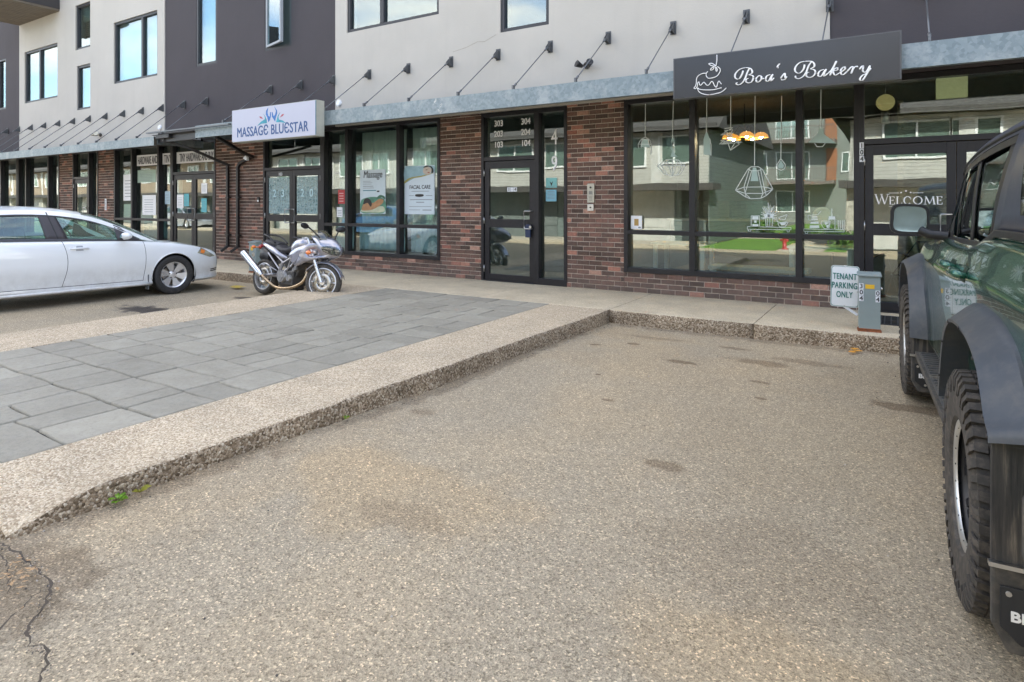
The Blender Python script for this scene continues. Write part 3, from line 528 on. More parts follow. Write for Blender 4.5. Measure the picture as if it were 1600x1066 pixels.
# door bays
def bay(x0,x1,head,splits,m='alu'):
    mb=MB(); fw=.055; y0=-.012
    mb.box(x0,y0,0,x0+fw,FD,WT); mb.box(x1-fw,y0,0,x1,FD,WT); mb.box(x0+fw,y0+.002,WT-.07,x1-fw,FD-.002,WT)
    xs=[x0+fw]+splits+[x1-fw]
    return mb,xs,fw,y0
def single_bay(x0,xs_,x1,numbers=None):
    mb,xs,fw,y0=bay(x0,x1,2.13,[])
    mb.box(xs_-.045,y0,0,xs_+.045,FD,WT-.07)                       # post between door and sidelight
    mb.box(x0+fw,y0+.003,2.12,xs_-.045,FD-.003,2.19); mb.box(xs_+.045,y0+.003,0,x1-fw,FD-.003,.11); mb.box(x0+fw,-.02,-.002,xs_-.045,FD,.012)
    f=mb.build('door_frame','alu',BL,bevel=.003)
    pane(f,x0+fw,xs_-.045,2.19,WT-.07,.09); pane(f,xs_+.045,x1-fw,.11,WT-.07,.09)
    leaf(x0+fw+.01,xs_-.052,.014,2.112,1.02,xs_-.052-.045,1); return f
def double_bay(x0,xm,x1):
    mb,xs,fw,y0=bay(x0,x1,2.13,[]); mb.box(x0+fw,y0+.003,2.12,x1-fw,FD-.003,2.19); mb.box(x0+fw,-.02,-.002,x1-fw,FD,.012)
    f=mb.build('door_frame','alu',BL,bevel=.003); pane(f,x0+fw,x1-fw,2.19,WT-.07,.09)
    leaf(x0+fw+.008,xm-.003,.014,2.112,1.04,xm-.05,1); leaf(xm+.003,x1-fw-.008,.014,2.112,1.04,xm+.05,-1); return f
single_bay(-6.29,-5.155,-4.58); single_bay(-21.80,-20.78,-20.19)
double_bay(-12.43,-11.43,-10.44); double_bay(-16.24,-15.26,-14.29); double_bay(-.40,.615,1.62)
# stucco storeys
WIN=[(-28.2,4.73,-26.8,6.53,[-27.4],'dark'),(-25.2,4.77,-22.76,6.52,[-24.1],'light'),(-21.54,6.1,-20.6,7.48,[],'light'),(-21.45,4.24,-20.6,5.6,[],'light'),(-19.2,4.82,-16.88,6.59,[-17.7],'light'),
     (-15.1,4.84,-14.22,7.2,[],'dark'),(-12.36,4.88,-11.43,6.9,[],'dark'),(-9.66,4.90,-7.23,6.7,[-8.7],'light'),(-5.87,4.35,-4.9,6.4,[],'light'),(2.2,4.85,4.4,6.6,[3.4],'dark')]
SECT=[(-31,-25.63,'dark'),(-25.63,-16.53,'light'),(-16.53,-10.0,'dark'),(-10.0,-.733,'light'),(-.733,8.6,'dark')]
TOP=10.2
for (x0,x1,m) in SECT:
    hs=[w for w in WIN if x0<w[0]<x1]; X=sorted({x0,x1}|{v for w in hs for v in (w[0],w[2])}); Zs=sorted({2.98,TOP}|{v for w in hs for v in (w[1],w[3])})
    mb=MB(); yf=-.035 if m=='light' else -.012
    for i in range(len(X)-1):
        for j in range(len(Zs)-1):
            cx,cz=(X[i]+X[i+1])/2,(Zs[j]+Zs[j+1])/2
            if any(w[0]<cx<w[2] and w[1]<cz<w[3] for w in hs): continue
            mb.poly([(X[i],yf,Zs[j]),(X[i+1],yf,Zs[j]),(X[i+1],yf,Zs[j+1]),(X[i],yf,Zs[j+1])])
    for w in hs:
        a,c,b,d=w[:4]
        for p in (((a,c),(b,c)),((b,c),(b,d)),((b,d),(a,d)),((a,d),(a,c))): (p0,q0),(p1,q1)=p; mb.poly([(p0,yf,q0),(p1,yf,q1),(p1,.25,q1),(p0,.25,q0)])
    for xx in (x0,x1): mb.poly([(xx,yf,2.98),(xx,.25,2.98),(xx,.25,TOP),(xx,yf,TOP)])
    mb.poly([(x0,yf,2.98),(x1,yf,2.98),(x1,.25,2.98),(x0,.25,2.98)])
    mb.build('stucco_wall',m,BL,weld=True)
for k,(a,c,b,d,vs,m) in enumerate(WIN):
    y=-.005; fw=.07; mb=MB(); mb.box(a,y,c,a+fw,y+.1,d); mb.box(b-fw,y,c,b,y+.1,d); mb.box(a+fw,y+.002,d-fw,b-fw,y+.098,d); mb.box(a+fw,y+.002,c,b-fw,y+.098,c+fw)
    for v in vs: mb.box(v-.05,y-.004,c+fw,v+.05,y+.096,d-fw)
    f=mb.build('window','frame',BL,bevel=.004); cuts=[a+fw]+[q for v in vs for q in (v-.05,v+.05)]+[b-fw]
    for i in range(0,len(cuts),2):
        if k==6: continue
        pane(f,cuts[i],cuts[i+1],c+fw,d-fw,.05,m='glass_up')
    if k==6:   # the casement that stands ajar
        T=Matrix.Translation((a+fw,.0,0))@Matrix.Rotation(R(-14),4,'Z'); w_=b-a-2*fw
        mb=MB(); mb.X=T; 
        for q in ((0,-.03,c+fw,.05,.03,d-fw),(w_-.05,-.03,c+fw,w_,.03,d-fw),(.05,-.028,c+fw,w_-.05,.028,c+fw+.05),(.05,-.028,d-fw-.05,w_-.05,.028,d-fw)): mb.box(*q)
        mb.build('sash',mat('pale sash',(.30,.33,.36),.5),f); mb=MB(); mb.X=T; mb.box(.05,-.004,c+fw+.05,w_-.05,.004,d-fw-.05); mb.build('pane','glass_up',f)
    if k in (1,3,4,5,9,2): 
        mb=MB(); z0=c+.05 if k in (1,3,4,5) else c+.9
        rows=int((d-z0)/.05)
        mb.box(a+.03,.16,z0,b-.03,.17,d-.02)
        if k==2: 
            for q in range(int((d-c-.45)/.06)): mb.obox(((a+b)/2,.15,d-.08-q*.06),(b-a-.1,.05,.004),(R(35),0,0))
        mb.build('blind','blind' if k!=2 else mat('slat blind',(.42,.40,.33),.7),f)
# ground floor rooms
mb=MB(); mb.box(-31,.36,-.04,8.6,6,-.006); mb.build('shop_floor','floor',BL)
mb=MB(); mb.box(-31,.25,3.0,8.6,6,3.2); mb.build('shop_ceiling',mat('ceiling tile',(.22,.22,.20),.8),BL)
mb=MB(); mb.box(-31,5.6,-.006,8.6,5.8,3.0,0)
for x in (-31,-22.66,-20.22,-14.2,-6.33,-4.52,8.6): mb.box(x-.06,.26,-.004,x+.06,5.6,2.998,0)
mb.build('partition_wall','room',BL)
mb=MB(); mb.box(-31.2,.25,3.2,8.8,9,TOP+.02); mb.box(-31.2,-.1,TOP-.02,8.8,.25,TOP+.12); mb.box(-31.2,5.8,-.1,8.8,6.1,3.2)
mb.box(-31.25,.0,-.1,-31.05,9,TOP); mb.box(8.62,-.0,-.1,8.82,9,TOP); mb.build('building_core','roomd',BL)
# no rooms upstairs: dark core front behind the panes stands in for their shade
# balcony slab over the far left
bs=mat('balcony edge',(.035,.032,.034),.6); bsof=mat('balcony soffit boards',(.16,.135,.105),.7,var=.2)
mb=MB(); mb.box(-25.63,-1.9,7.5,-22.61,-.036,7.55,1); mb.box(-25.63,-1.95,7.552,-22.59,-.036,8.25,0)
for k in range(18): mb.box(-25.62,-1.9+k*.105,7.494,-22.62,-1.805+k*.105,7.4995,1)
mb.build('balcony',[bs,bsof],BL)
# canopy: galvanised channel, deck, tie rods
def canopy(x0,x1,z0,z1,y=-1.24):
    mb=MB(); mb.box(x0,y,z0,x1,y+.008,z1); mb.box(x0,y+.008,z1-.008,x1,y+.075,z1); mb.box(x0,y+.008,z0,x1,y+.075,z0+.008)
    n=max(1,int((x1-x0)/6)); 
    for k in range(1,n): xx=x0+(x1-x0)*k/n; mb.box(xx-.001,y-.002,z0,xx+.001,y,z1)
    for s in (x0,x1-.008): mb.box(s,y+.075,z0+.02,s+.008,-.02,z1-.01)
    c=mb.build('canopy_beam','galv',BL)
    mb=MB(); n=int((x1-x0)/.076); P=[]
    for i in range(n+1):
        x=x0+(x1-x0)*i/n; z=z1-.028+(.018 if i%4<2 else 0); P.append([(x,y+.08,z),(x,-.005,z+.012)])
    mb.grid(P,sm=False); mb.build('soffit','soffit',c); 
    mb=MB(); mb.box(x0,y+.08,z1+.006,x1,-.04,z1+.012); mb.box(x0,-.09,z1-.005,x1,-.037,z1+.06,1); mb.build('deck',['blackm','blackm'],c)
canopy(-31,-14.78,2.735,2.94); canopy(-13.09,8.6,2.812,3.075)
mb=MB(); mb.box(-14.32,-1.22,2.79,-13.1,-1.18,3.0); mb.box(-14.77,-1.14,2.80,-14.34,-1.13,3.03); mb.box(-14.77,-1.13,3.0,-13.1,-.04,3.03); mb.box(-14.77,-1.30,2.955,-13.1,-1.15,2.965); mb.box(-14.6,-1.3,2.87,-14.05,-1.16,2.953)
mb.build('gutter','black',BL,bevel=.004)
mb=MB(); mb.box(-14.9,-1.36,3.0,-11.7,-1.29,3.03); mb.build('gutter_lip','zinc',BL)
def rod(x,z0=3.09,zw=4.0):
    mb=MB(); a=Vector((x,-.16,zw-.075)); b=Vector((x,-1.2,z0+.03)); mb.cyl(a,b,.0085,n=8); d=(b-a).normalized(); mb.cyl(b-d*.10,b-d*.02,.017,n=8); mb.cyl(a,a+d*.09,.016,n=8); mb.box(x-.012,-1.235,z0-.01,x+.012,-1.175,z0+.05)
    r_=mb.build('tie_rod','zinc',BL)
    mb=MB(); mb.box(x-.045,-.048,zw-.13,x+.045,-.036,zw+.07); mb.prism([(x-.022,-.048,zw+.055),(x-.022,-.048,zw-.12),(x-.022,-.17,zw-.10),(x-.022,-.17,zw-.055)],(.012,0,0)); mb.prism([(x+.010,-.048,zw+.055),(x+.010,-.048,zw-.12),(x+.010,-.17,zw-.10),(x+.010,-.17,zw-.055)],(.012,0,0)); mb.cyl((x-.035,-.145,zw-.075),(x+.035,-.145,zw-.075),.012,n=8)
    mb.build('rod_bracket',mat('bracket paint',(.10,.105,.11),.5,.3),r_)
for k in range(-8,12): rod(-.733-1.034*k)
for k in range(17): rod(-14.6-1.0*k,2.95,3.95)
# crack in the stucco by the small window
mb=MB(); pts=[(-5.95,4.33),(-6.2,4.24),(-6.35,4.26),(-6.6,4.19),(-6.9,4.15)]
for i in range(len(pts)-1):
    (a,b),(c,d)=pts[i],pts[i+1]; mb.poly([(a,-.0365,b-.004),(c,-.0365,d-.003),(c,-.0365,d+.003),(a,-.0365,b+.004)])
mb.build('stucco_crack',mat('hairline crack',(.30,.26,.20),.9),BL)
# ---------------- signs ----------------
t=thing('bakery_sign','dark grey box sign reading Boa\'s Bakery in white script beside a cake drawing','sign',(-1.165,-1.40,2.94))
mb=MB(); mb.box(-1.215,.004,-.262,1.215,.125,.252); mb.build('sign_box',mat('sign return',(.10,.10,.10),.4,.3),t,bevel=.003)
mb=MB(); mb.box(-1.20,-.003,-.25,1.20,.003,.24); mb.build('sign_face',mat('satin charcoal sign face',(.062,.062,.064),.27,.5,var=.03,rv=0),t)
def strokes(L,ox,oz,r,k=5,dy=-.012,taper=None,sc=(1,1),piv=(0,0)):
    mb=MB()
    for S in L:
        P=smoothpath([(piv[0]+(x-ox-piv[0])*sc[0],dy,piv[1]+(z-oz-piv[1])*sc[1]) for x,z in S],k); n=len(P); rr=[]
        for i in range(n):
            a=P[max(0,i-1)]; b=P[min(n-1,i+1)]; d=(b-a); s=abs(d.z)/max(1e-6,d.length); q=r*((.55+.75*s*s) if taper else 1)
            if i in (0,n-1): q*=.75
            rr.append(q)
        mb.tube(P,rr,6)
    return mb
strokes(CAKE,-1.165,2.94,.0052).build('cake_drawing','letter',t)
strokes(SCRIPT,-1.165,2.94,.0085,taper=1).build('lettering','letter',t)
t=thing('massage_sign','white box sign reading MASSAGE BLUESTAR under a blue lotus emblem','sign',(-10.205,-1.43,2.935))
mb=MB(); mb.box(-1.255,.004,-.33,1.255,.19,.325); mb.build('sign_box',mat('sign edge',(.42,.42,.36),.5),t,bevel=.004)
mb=MB(); mb.box(-1.245,-.012,-.32,1.245,.003,.315); mb.box(1.247,-.010,-.318,1.252,.003,.313,1); mb.build('sign_face',[mat('white acrylic',(.50,.51,.60),.4,var=.01,rv=0,spec=.3),mat('teal edge',(.02,.16,.22),.4)],t)
lb=[mat('logo blue',(.015,.14,.42),.4,var=.25,scale=9),mat('logo teal',(.02,.27,.36),.4,var=.3,scale=9),mat('logo red',(.40,.05,.08),.4)]
mb=MB()
for c,P in LOGO: mb.prism([(x+10.205,-.0145,z-2.935) for x,z in P],(0,.003,0),c)
mb.build('lotus_emblem',lb,t)
ctext('MASSAG\u0404 BLU\u0404STAR',.27,'lettering',mat('sign navy lettering',(.012,.07,.22),.4,var=.05),t,(-.02,-.0135,-.235),sx=.80,bold=.007,ext=.0015,space=1.04)
def sign_post():
    t=thing('parking_sign','small white sign reading TENANT PARKING ONLY in green, leaning beside the grey pedestal','sign',(-.487,-1.30,.22)); t.rotation_euler=(R(-4),R(1.5),R(7))
    mb=MB(); w,h=.140,.228
    P=[]
    for cx,cz,a0 in ((w-.03,h-.03,0),(-w+.03,h-.03,90),(-w+.03,-h+.03,180),(w-.03,-h+.03,270)):
        P+=[(cx+.03*math.cos(R(a0+k*22.5)),0,cz+.03*math.sin(R(a0+k*22.5))+.228) for k in range(5)]
    mb.prism(P,(0,.002,0)); pl=mb.build('sign_plate',mat('sign white',(.72,.74,.74),.35,var=.03,dirt=((.5,.48,.4),.2)),t)
    gm=mat('sign green',(.02,.16,.13),.4,var=.05); mb=MB(); Q=[(x*.93,-.0022,(z-.228)*.953+.228) for x,_,z in P]; Q2=[(x*.93/.955,-.0022,(z-.228)*.972+.228) for x,_,z in P]
    for i in range(len(P)): j=(i+1)%len(P); mb.poly([Q[i],Q[j],Q2[j],Q2[i]])
    mb.build('green_border',gm,t)
    for s,z in (('TENANT',.305),('PARKING',.205),('ONLY',.105)): ctext(s,.095,'lettering',gm,t,(-.004,-.002,z),sx=.60,bold=.003,ext=.0006,space=1.08)
    mb=MB(); mb.cyl((0,-.004,.445),(0,.002,.445),.006,n=8); mb.cyl((0,-.004,.015),(0,.002,.015),.006,n=8); mb.build('bolt','steel',t)
    mb=MB(); mb.obox((.06,.012,-.03),(.17,.006,.028),(0,R(32),0)); mb.obox((0,.006,.23),(.03,.004,.46)); mb.build('bracket','white',t)
sign_post()
pm=mat('pedestal grey green paint',(.25,.305,.30),.45,var=.06,dirt=((.30,.24,.17),.12)); rust=mat('rust',(.26,.09,.035),.9,var=.4,scale=30)
def pedestal(x,y,rz,label,sym,H=.62):
    t=thing('power_pedestal',label,'pedestal',(x,y,0),rz,group='parking bay power pedestals'); w,d=.10,.065
    mb=MB(); mb.box(-w,-d,.022,w,d,H-.03); mb.box(-w-.002,-d-.002,.02,w+.002,d+.002,.035,1); mb.build('housing',[pm,rust],t,bevel=.004)
    mb=MB(); mb.prism([(-w-.012,-d-.02,H-.03),(-w-.012,d+.008,H-.03),(-w-.012,d+.008,H+.012),(-w-.012,-d-.02,H-.012)],(2*w+.024,0,0)); mb.build('cap',pm,t,bevel=.003)
    mb=MB(); mb.box(-w-.01,-d-.01,.0,w+.01,d+.01,.018); mb.build('base_flange',rust,t)
    mb=MB(); mb.cyl((-w-.013,0,.42),(-w-.001,0,.42),.02,n=12); mb.cyl((w+.001,0,.46),(w+.022,0,.46),.018,n=12); mb.build('outlet_cover','steel',t)
    return t
p=pedestal(-.245,-1.40,R(6),'grey green pedestal with yellow sticker and numbers 304, beside the tenant parking sign',0)
mb=MB(); mb.box(-.04,-.0675,.46,.045,-.0665,.505); mb.build('sticker',mat('yellow sticker',(.75,.45,.03),.5),p)
wh=mat('number decal white',(.75,.76,.78),.5,var=.03)
for i,(s,xx,zz) in enumerate([('3',-.078,.485),('0',-.078,.42),('4',-.078,.355),('0',.075,.415),('4',.075,.35)]):
    mb=MB(); mb.box(xx-.021,-.0672,zz-.030,xx+.021,-.0662,zz+.030); d=mb.build('number_decal',wh,p); d['label']='stick-on number '+s
    ctext(s,.066,'digit','black',d,(xx-.001,-.0674,zz-.023),ext=.0003,bold=.003)
p=pedestal(-10.79,-1.38,R(3),'grey green metal pedestal standing behind the parked motorcycle',0)
mb=MB(); mb.box(-.05,-.0675,.44,.02,-.0665,.52); mb.build('sticker',mat('yellow sticker',(.75,.45,.03),.5),p)
mb=MB(); mb.cyl((.03,-.066,.36),(.03,-.069,.36),.045,n=20); mb.build('round_badge','steel',p)
# floor grating and threshold at the bakery door
t=thing('floor_grate','dark slotted metal grate let into the walk before the bakery door','grate',(.16,-.62,.001)); mb=MB()
mb.box(-.33,-.32,0,.33,-.29,.008); mb.box(-.33,.29,0,.33,.32,.008); mb.box(-.33,-.29,0,-.30,.29,.008); mb.box(.30,-.29,0,.33,.29,.008)
for k in range(9): mb.box(-.30+.02+k*.066,-.289,0,-.30+.035+k*.066,.289,.007)
mb.box(-.3,-.02,.0,.3,.0,.0065); mb.build('grating',mat('grate iron',(.05,.05,.055),.6,.4),t); mb=MB(); mb.box(-.30,-.29,.0005,.30,.29,.002); mb.build('pit',mat('grate pit',(.012,.012,.012),.9),t)
# downspouts
def spout(pts,label):
    t=thing('downspout',label,'downspout',(pts[0])); o=Vector(pts[0]); mb=MB(); P=[Vector(p)-o for p in pts]; w=.036
    for i in range(len(P)-1):
        a,b=P[i],P[i+1]; d=(b-a); L_=d.length; q=d.to_track_quat('Z','Y').to_matrix().to_4x4(); mb.X=Matrix.Translation(a)@q; mb.box(-w,-w*.85,-.02,w,w*.85,L_+.02)
    mb.X=None; mb.build('pipe',mat('downspout black',(.017,.015,.016),.4,.2),t,bevel=.006)
    mb=MB()
    for z in (.6,1.5): q=P[-2]; mb.box(P[-3].x-.06,-o.y-.10,z-o.z,P[-3].x+.06,-o.y-.012,z-o.z+.03)
    mb.build('strap','black',t)
spout([(-14.36,-1.22,2.93),(-14.36,-1.22,2.83),(-13.98,-.86,2.66),(-13.69,-.07,2.30),(-13.69,-.07,2.2),(-13.69,-.07,.34),(-13.74,-.20,.23)],'black downspout nearest the hardware shop doors, slanting back from the canopy')
spout([(-12.42,-1.16,2.80),(-12.66,-.34,2.52),(-12.72,-.09,2.46),(-13.22,-.07,2.32),(-13.29,-.07,2.22),(-13.29,-.07,.34),(-13.36,-.20,.23)],'black downspout nearest the massage shop doors, with a sideways elbow')
mb=MB(); mb.prism([(-12.93,-.13,2.42),(-12.80,-.13,2.50),(-12.78,-.13,2.36)],(0,-.06,0)); tag(mb.build('bird_spike_plate','white'),'small crumpled white flap caught at the elbow of the downspout','flap')
def camera_(x,z,label,flip=1):
    t=thing('wall_light',label,'wall light',(x,-.04,z)); mb=MB(); mb.cyl((0,0,0),(0,-.03,0),.055,n=16); mb.tube([(0,-.02,0),(0,-.09,.0),(.06*flip,-.12,.02)],.014,8); mb.build('base',mat('lamp bronze',(.05,.045,.04),.5,.3),t)
    for dx,m in ((.09,'black'),(-.07,'black')):
        mb=MB(); mb.X=Matrix.Translation((dx*flip,-.12,-.01))@Matrix.Rotation(R(35*flip*(1 if dx>0 else -1)),4,'Z')@Matrix.Rotation(R(-20),4,'X'); mb.lathe([(0.05,.02),(.04,.03),(-.04,.05),(-.07,.058),(-.07,.05),(-.05,.02),(-.05,0)],ax='Y',n=16); mb.build('lamp_head','black' if x>-10 else mat('lamp cream',(.55,.52,.42),.5),t)
camera_(-4.2,3.58,'black twin-head wall light on the pale stucco above the entrance 4 canopy')
camera_(-19.95,3.40,'cream twin-head wall light on the pale stucco at the far left',-1)
for x,z,l in ((-9.89,3.46,'round white vent cap at the left edge of the middle pale stucco'),(-16.75,3.40,'round white vent cap near the canopy above the hardware shop')):
    t=thing('vent_cap',l,'vent',(x,-.035,z)); mb=MB(); mb.lathe([(0,.0),(-.03,.0),(-.035,.045),(-.03,.062),(0,.068)],ax='Y',n=20); mb.build('hood','white',t); mb=MB(); mb.lathe([(-.001,.068),(-.008,.085),(0,.088)],ax='Y',n=20); mb.build('flange','steel',t)
# intercom and card box
sm=mat('intercom steel',(.42,.41,.36),.35,.6,var=.05)
t=thing('intercom_panel','tall stainless intercom panel on the brick pier left of the bakery window','intercom',(-4.145,-.006,1.535)); mb=MB(); mb.box(-.062,-.022,-.155,.062,0,.155); mb.build('plate',sm,t,bevel=.004)
mb=MB(); mb.cyl((0,-.021,.09),(0,-.03,.09),.016,n=14); mb.build('camera_lens','black',t); mb=MB(); mb.box(-.03,-.0245,-.02,.03,-.0225,.03); 
for k in range(12): mb.cyl((-.022+.022*(k%3),-.0225,-.05-.022*(k//3)),(-.022+.022*(k%3),-.027,-.05-.022*(k//3)),.006,n=8)
mb.build('keypad',mat('keypad',(.2,.2,.19),.4,.4),t)
t=thing('key_box','small square steel box on the brick directly under the intercom','box',(-4.145,-.006,1.305)); mb=MB(); mb.box(-.055,-.03,-.055,.055,0,.055); mb.build('box','steel',t,bevel=.005); mb=MB(); mb.cyl((0,-.03,0),(0,-.036,0),.014,n=12); mb.build('lock','black',t)
t=thing('door_buzzer','small black door buzzer on the brick left of the 103 doors','buzzer',(-12.585,-.006,1.455)); mb=MB(); mb.box(-.035,-.03,-.06,.035,0,.06); mb.build('housing','black',t,bevel=.006); mb=MB(); mb.box(-.02,-.034,-.045,.03,-.031,-.005); mb.build('button','letter',t)
t=thing('notice_strip','tall narrow white notice on the far left brick pier','notice',(-19.72,-.006,1.34)); mb=MB(); mb.box(-.05,-.008,-.17,.05,0,.17); mb.build('plate','white',t); mb=MB(); [mb.box(-.03,-.0095,-.14+.04*k,.03,-.0085,-.12+.04*k) for k in range(7)]; mb.build('print','zinc',t)
# ---------------- things in and on the shop windows ----------------
def drape(x0,x1,z0,z1,y,m,name,label,cat,amp=.03,per=.11,seed=1,group=None):
    rs=random.Random(seed); mb=MB(); n=int((x1-x0)/.02); ph=rs.random()*6
    ys=[]; p=ph
    for i in range(n+1): p+=2*PI*.02/per*rs.uniform(.5,1.5); ys.append(amp*math.sin(p))
    P=[[(x0+(x1-x0)*i/n+.006*math.sin(zz*3+i),y+ys[i]*(1-.25*(zz-z0)/(z1-z0)),zz) for i in range(n+1)] for zz in [z0+(z1-z0)*k/6 for k in range(7)]]
    mb.grid(P); o=mb.build(name,m); s=o.modifiers.new('s','SOLIDIFY'); s.thickness=.003; tag(o,label,cat,group); return o
drape(-9.62,-8.36,.95,2.86,.34,'curtain','curtain','grey white pleated curtain behind the Massage poster','curtain',seed=2)
drape(-8.20,-7.36,.95,2.86,.34,'curtain','curtain','grey white pleated curtain behind the FACIAL CARE poster','curtain',seed=3)
drape(-10.32,-10.08,.5,2.86,.36,'curtain','curtain','narrow grey white curtain bunched beside the 103 doors','curtain',seed=4)
drape(-9.62,-8.35,.40,.90,.30,'paleblue','window_drape','pale blue drape behind the low pane under the Massage poster','drape',.02,.16,5)
drape(-8.20,-7.35,.40,.90,.30,'paleblue','window_drape','pale blue drape behind the low pane under the FACIAL CARE poster','drape',.02,.16,6)
drape(-10.36,-9.78,.40,.90,.30,'paleblue','window_drape','pale blue drape behind the low pane nearest the 103 doors','drape',.02,.16,7)
drape(-16.84,-16.35,.95,2.3,.34,'curtain','curtain','pale curtain in the hardware shop window beside its doors','curtain',seed=8)
drape(-18.2,-16.98,.40,.90,.3,mat('teal film',(.10,.22,.24),.5),'window_drape','dark teal drape behind the low middle pane of the hardware shop','drape',.02,.2,9)
PY=.098
def card(name,label,cat,x0,x1,z0,z1,m,y=PY,group=None,th=.002):
    t=thing(name,label,cat,((x0+x1)/2,y,z0),group=group); w=(x1-x0)/2; h=z1-z0; mb=MB(); mb.box(-w,0,0,w,th,h); mb.build('sheet',m,t); return t,w,h
def lines(t,L,m,name='print_line',y=-.001):
    mb=MB()
    for (x0,z0,x1,z1) in L: mb.box(x0,y,z0,x1,y+.0006,z1)
    return mb.build(name,m,t)
def blob(t,name,m,pts,y):
    mb=MB(); P=[(p.x,y,p.z) for p in smoothpath([(x,0,z) for x,z in pts],4,True)]; mb.prism(P,(0,.0006,0)); return mb.build(name,m,t)
grey=mat('print grey',(.22,.24,.26),.7); skin=mat('print tan',(.42,.22,.10),.6,var=.25,scale=14); hairm=mat('print dark hair',(.03,.025,.02),.6)
t,w,h=card('massage_poster','window poster headed Massage over a picture of someone lying down on a green ground','poster',-9.41,-8.70,1.16,2.06,mat('poster pale blue',(.58,.66,.69),.5,var=.08,scale=2))
blob(t,'green_picture',mat('print green',(.10,.26,.17),.6,var=.5,scale=5),[(-.33,.03),(0,.012),(.33,.03),(.335,.28),(.1,.34),(-.15,.33),(-.33,.26)],-.0008)
blob(t,'towel',mat('print towel',(.50,.52,.36),.6,var=.2,scale=8),[(-.29,.035),(.29,.035),(.29,.15),(.05,.13),(-.15,.09),(-.28,.10)],-.0016)
blob(t,'figure',skin,[(-.30,.07),(-.10,.07),(.05,.10),(.26,.20),(.30,.28),(.18,.30),(.02,.22),(-.10,.25),(-.22,.24),(-.28,.16)],-.0024)
blob(t,'hair',hairm,[(-.26,.19),(-.14,.22),(-.05,.14),(-.02,.22),(-.10,.31),(-.22,.30)],-.0032)
blob(t,'palm_leaf',mat('print leaf',(.05,.14,.08),.6),[(.10,.30),(.25,.33),(.34,.29),(.33,.35),(.2,.38)],-.0016)
ctext('Massage',.20,'heading','black',t,(0,-.001,.735),sx=.80,bold=.005,ext=.0005,shear=.15)
lines(t,[(-.27,.66,-.05,.667),(-.27,.63,-.01,.637),(-.27,.60,-.03,.607),(-.27,.555,.02,.567),(-.27,.52,.04,.53)],grey)
lines(t,[(-.27,.465,.10,.482)],mat('print teal',(.03,.18,.22),.6),'print_bar'); lines(t,[(.12,.44,.19,.47)],'black','tick')
t,w,h=card('facial_poster','window poster headed FACIAL CARE with a curved picture band along its top','poster',-8.19,-7.44,1.16,2.10,mat('poster white blue',(.64,.72,.76),.5,var=.05,scale=2))
blob(t,'picture_band',mat('print sky',(.32,.48,.52),.6,var=.2),[(-.36,.63),(-.1,.71),(.15,.75),(.35,.80),(.36,.92),(0,.925),(-.36,.92)],-.0006)
blob(t,'gold_curve',mat('print olive',(.38,.34,.10),.6),[(-.37,.60),(-.2,.69),(.05,.72),(.37,.79),(.05,.745),(-.22,.715),(-.37,.65)],-.0012)
blob(t,'face',mat('print face',(.58,.48,.38),.6,var=.1),[(.10,.80),(.18,.76),(.27,.78),(.30,.85),(.25,.90),(.16,.91),(.10,.87)],-.0018)
blob(t,'hair',hairm,[(.10,.90),(.17,.935),(.28,.925),(.345,.87),(.345,.80),(.30,.79),(.30,.87),(.24,.915),(.15,.90)],-.0024)
blob(t,'lips',mat('print red',(.4,.1,.06),.6),[(.20,.80),(.24,.79),(.26,.81),(.23,.81)],-.0026); blob(t,'eyes',hairm,[(.15,.85),(.18,.86),(.21,.855),(.18,.848)],-.0026)
ctext('FACIAL CARE',.105,'heading','black',t,(.01,-.001,.49),sx=.84,bold=.004,ext=.0005)
lines(t,[(-.20,.44,.24,.45),(-.26,.355,-.14,.365),(.16,.355,.32,.365),(-.24,.275,.32,.288),(-.08,.225,.12,.24),(-.26,.145,.30,.153),(-.26,.08,.02,.088),(.08,.075,.30,.09)],grey); 
blob(t,'badge',hairm,[(-.09,.345),(.0,.335),(.09,.345),(.11,.365),(.09,.385),(0,.39),(-.09,.385),(-.11,.365)],-.0012)
t,w,h=card('red_notice','small red notice with pale lettering on the narrow pane beside the 103 doors','notice',-10.06,-9.86,1.36,1.66,mat('notice red',(.50,.04,.04),.5)); lines(t,[(-.07,.05+.055*k,.06,.065+.055*k) for k in range(4)],mat('pale print',(.75,.5,.48),.6))
t,w,h=card('paper_notice','white paper notice below the red one on the narrow pane','notice',-10.10,-9.93,1.08,1.29,'letter'); lines(t,[(-.06,.03+.035*k,.06,.04+.035*k) for k in range(4)],grey)
o=ctext('open',.075,'window_lettering','letter',None,(-10.10,.096,2.0),ext=.0005); tag(o,'faint small white word open on the narrow pane','decal')
# glass film on the 103 doors
film=NT('etched film'); film.col((.45,.60,.60)); film.set(rough=.8,alpha=film.ramp(film.noise(16,5,.8),[(.40,.25),(.56,.62)])); film=film.m
def filmcard(x0,x1,z0,z1,label,txt,side):
    t,w,h=card('door_film',label,'window film',x0,x1,z0,z1,film,y=.030)
    rs=random.Random(int(x0*100)); mb=MB()
    for k in range(26):
        cx,cz=rs.uniform(-w+.04,w-.04),rs.uniform(.05,h-.05); a=rs.random()*6; l=rs.uniform(.02,.05); d=Vector((math.cos(a),0,math.sin(a))); p=Vector((-d.z,0,d.x)); c=Vector((cx,-.003,cz)); mb.poly([c-d*l,c+p*l*.35,c+d*l,c-p*l*.35])
    mb.build('leaf_pattern',mat('film leaf',(.07,.16,.17),.7),t)
    for s,x in zip(txt,(-.16,.13)): ctext(s,.24,'digit',mat('film digit',(.50,.68,.72),.5),t,(x,-.006,h*.46),bold=.008,ext=.001)
filmcard(-12.27,-11.54,1.14,1.96,'patterned film with the digits 2 and 3 on the left 103 door','23',0)
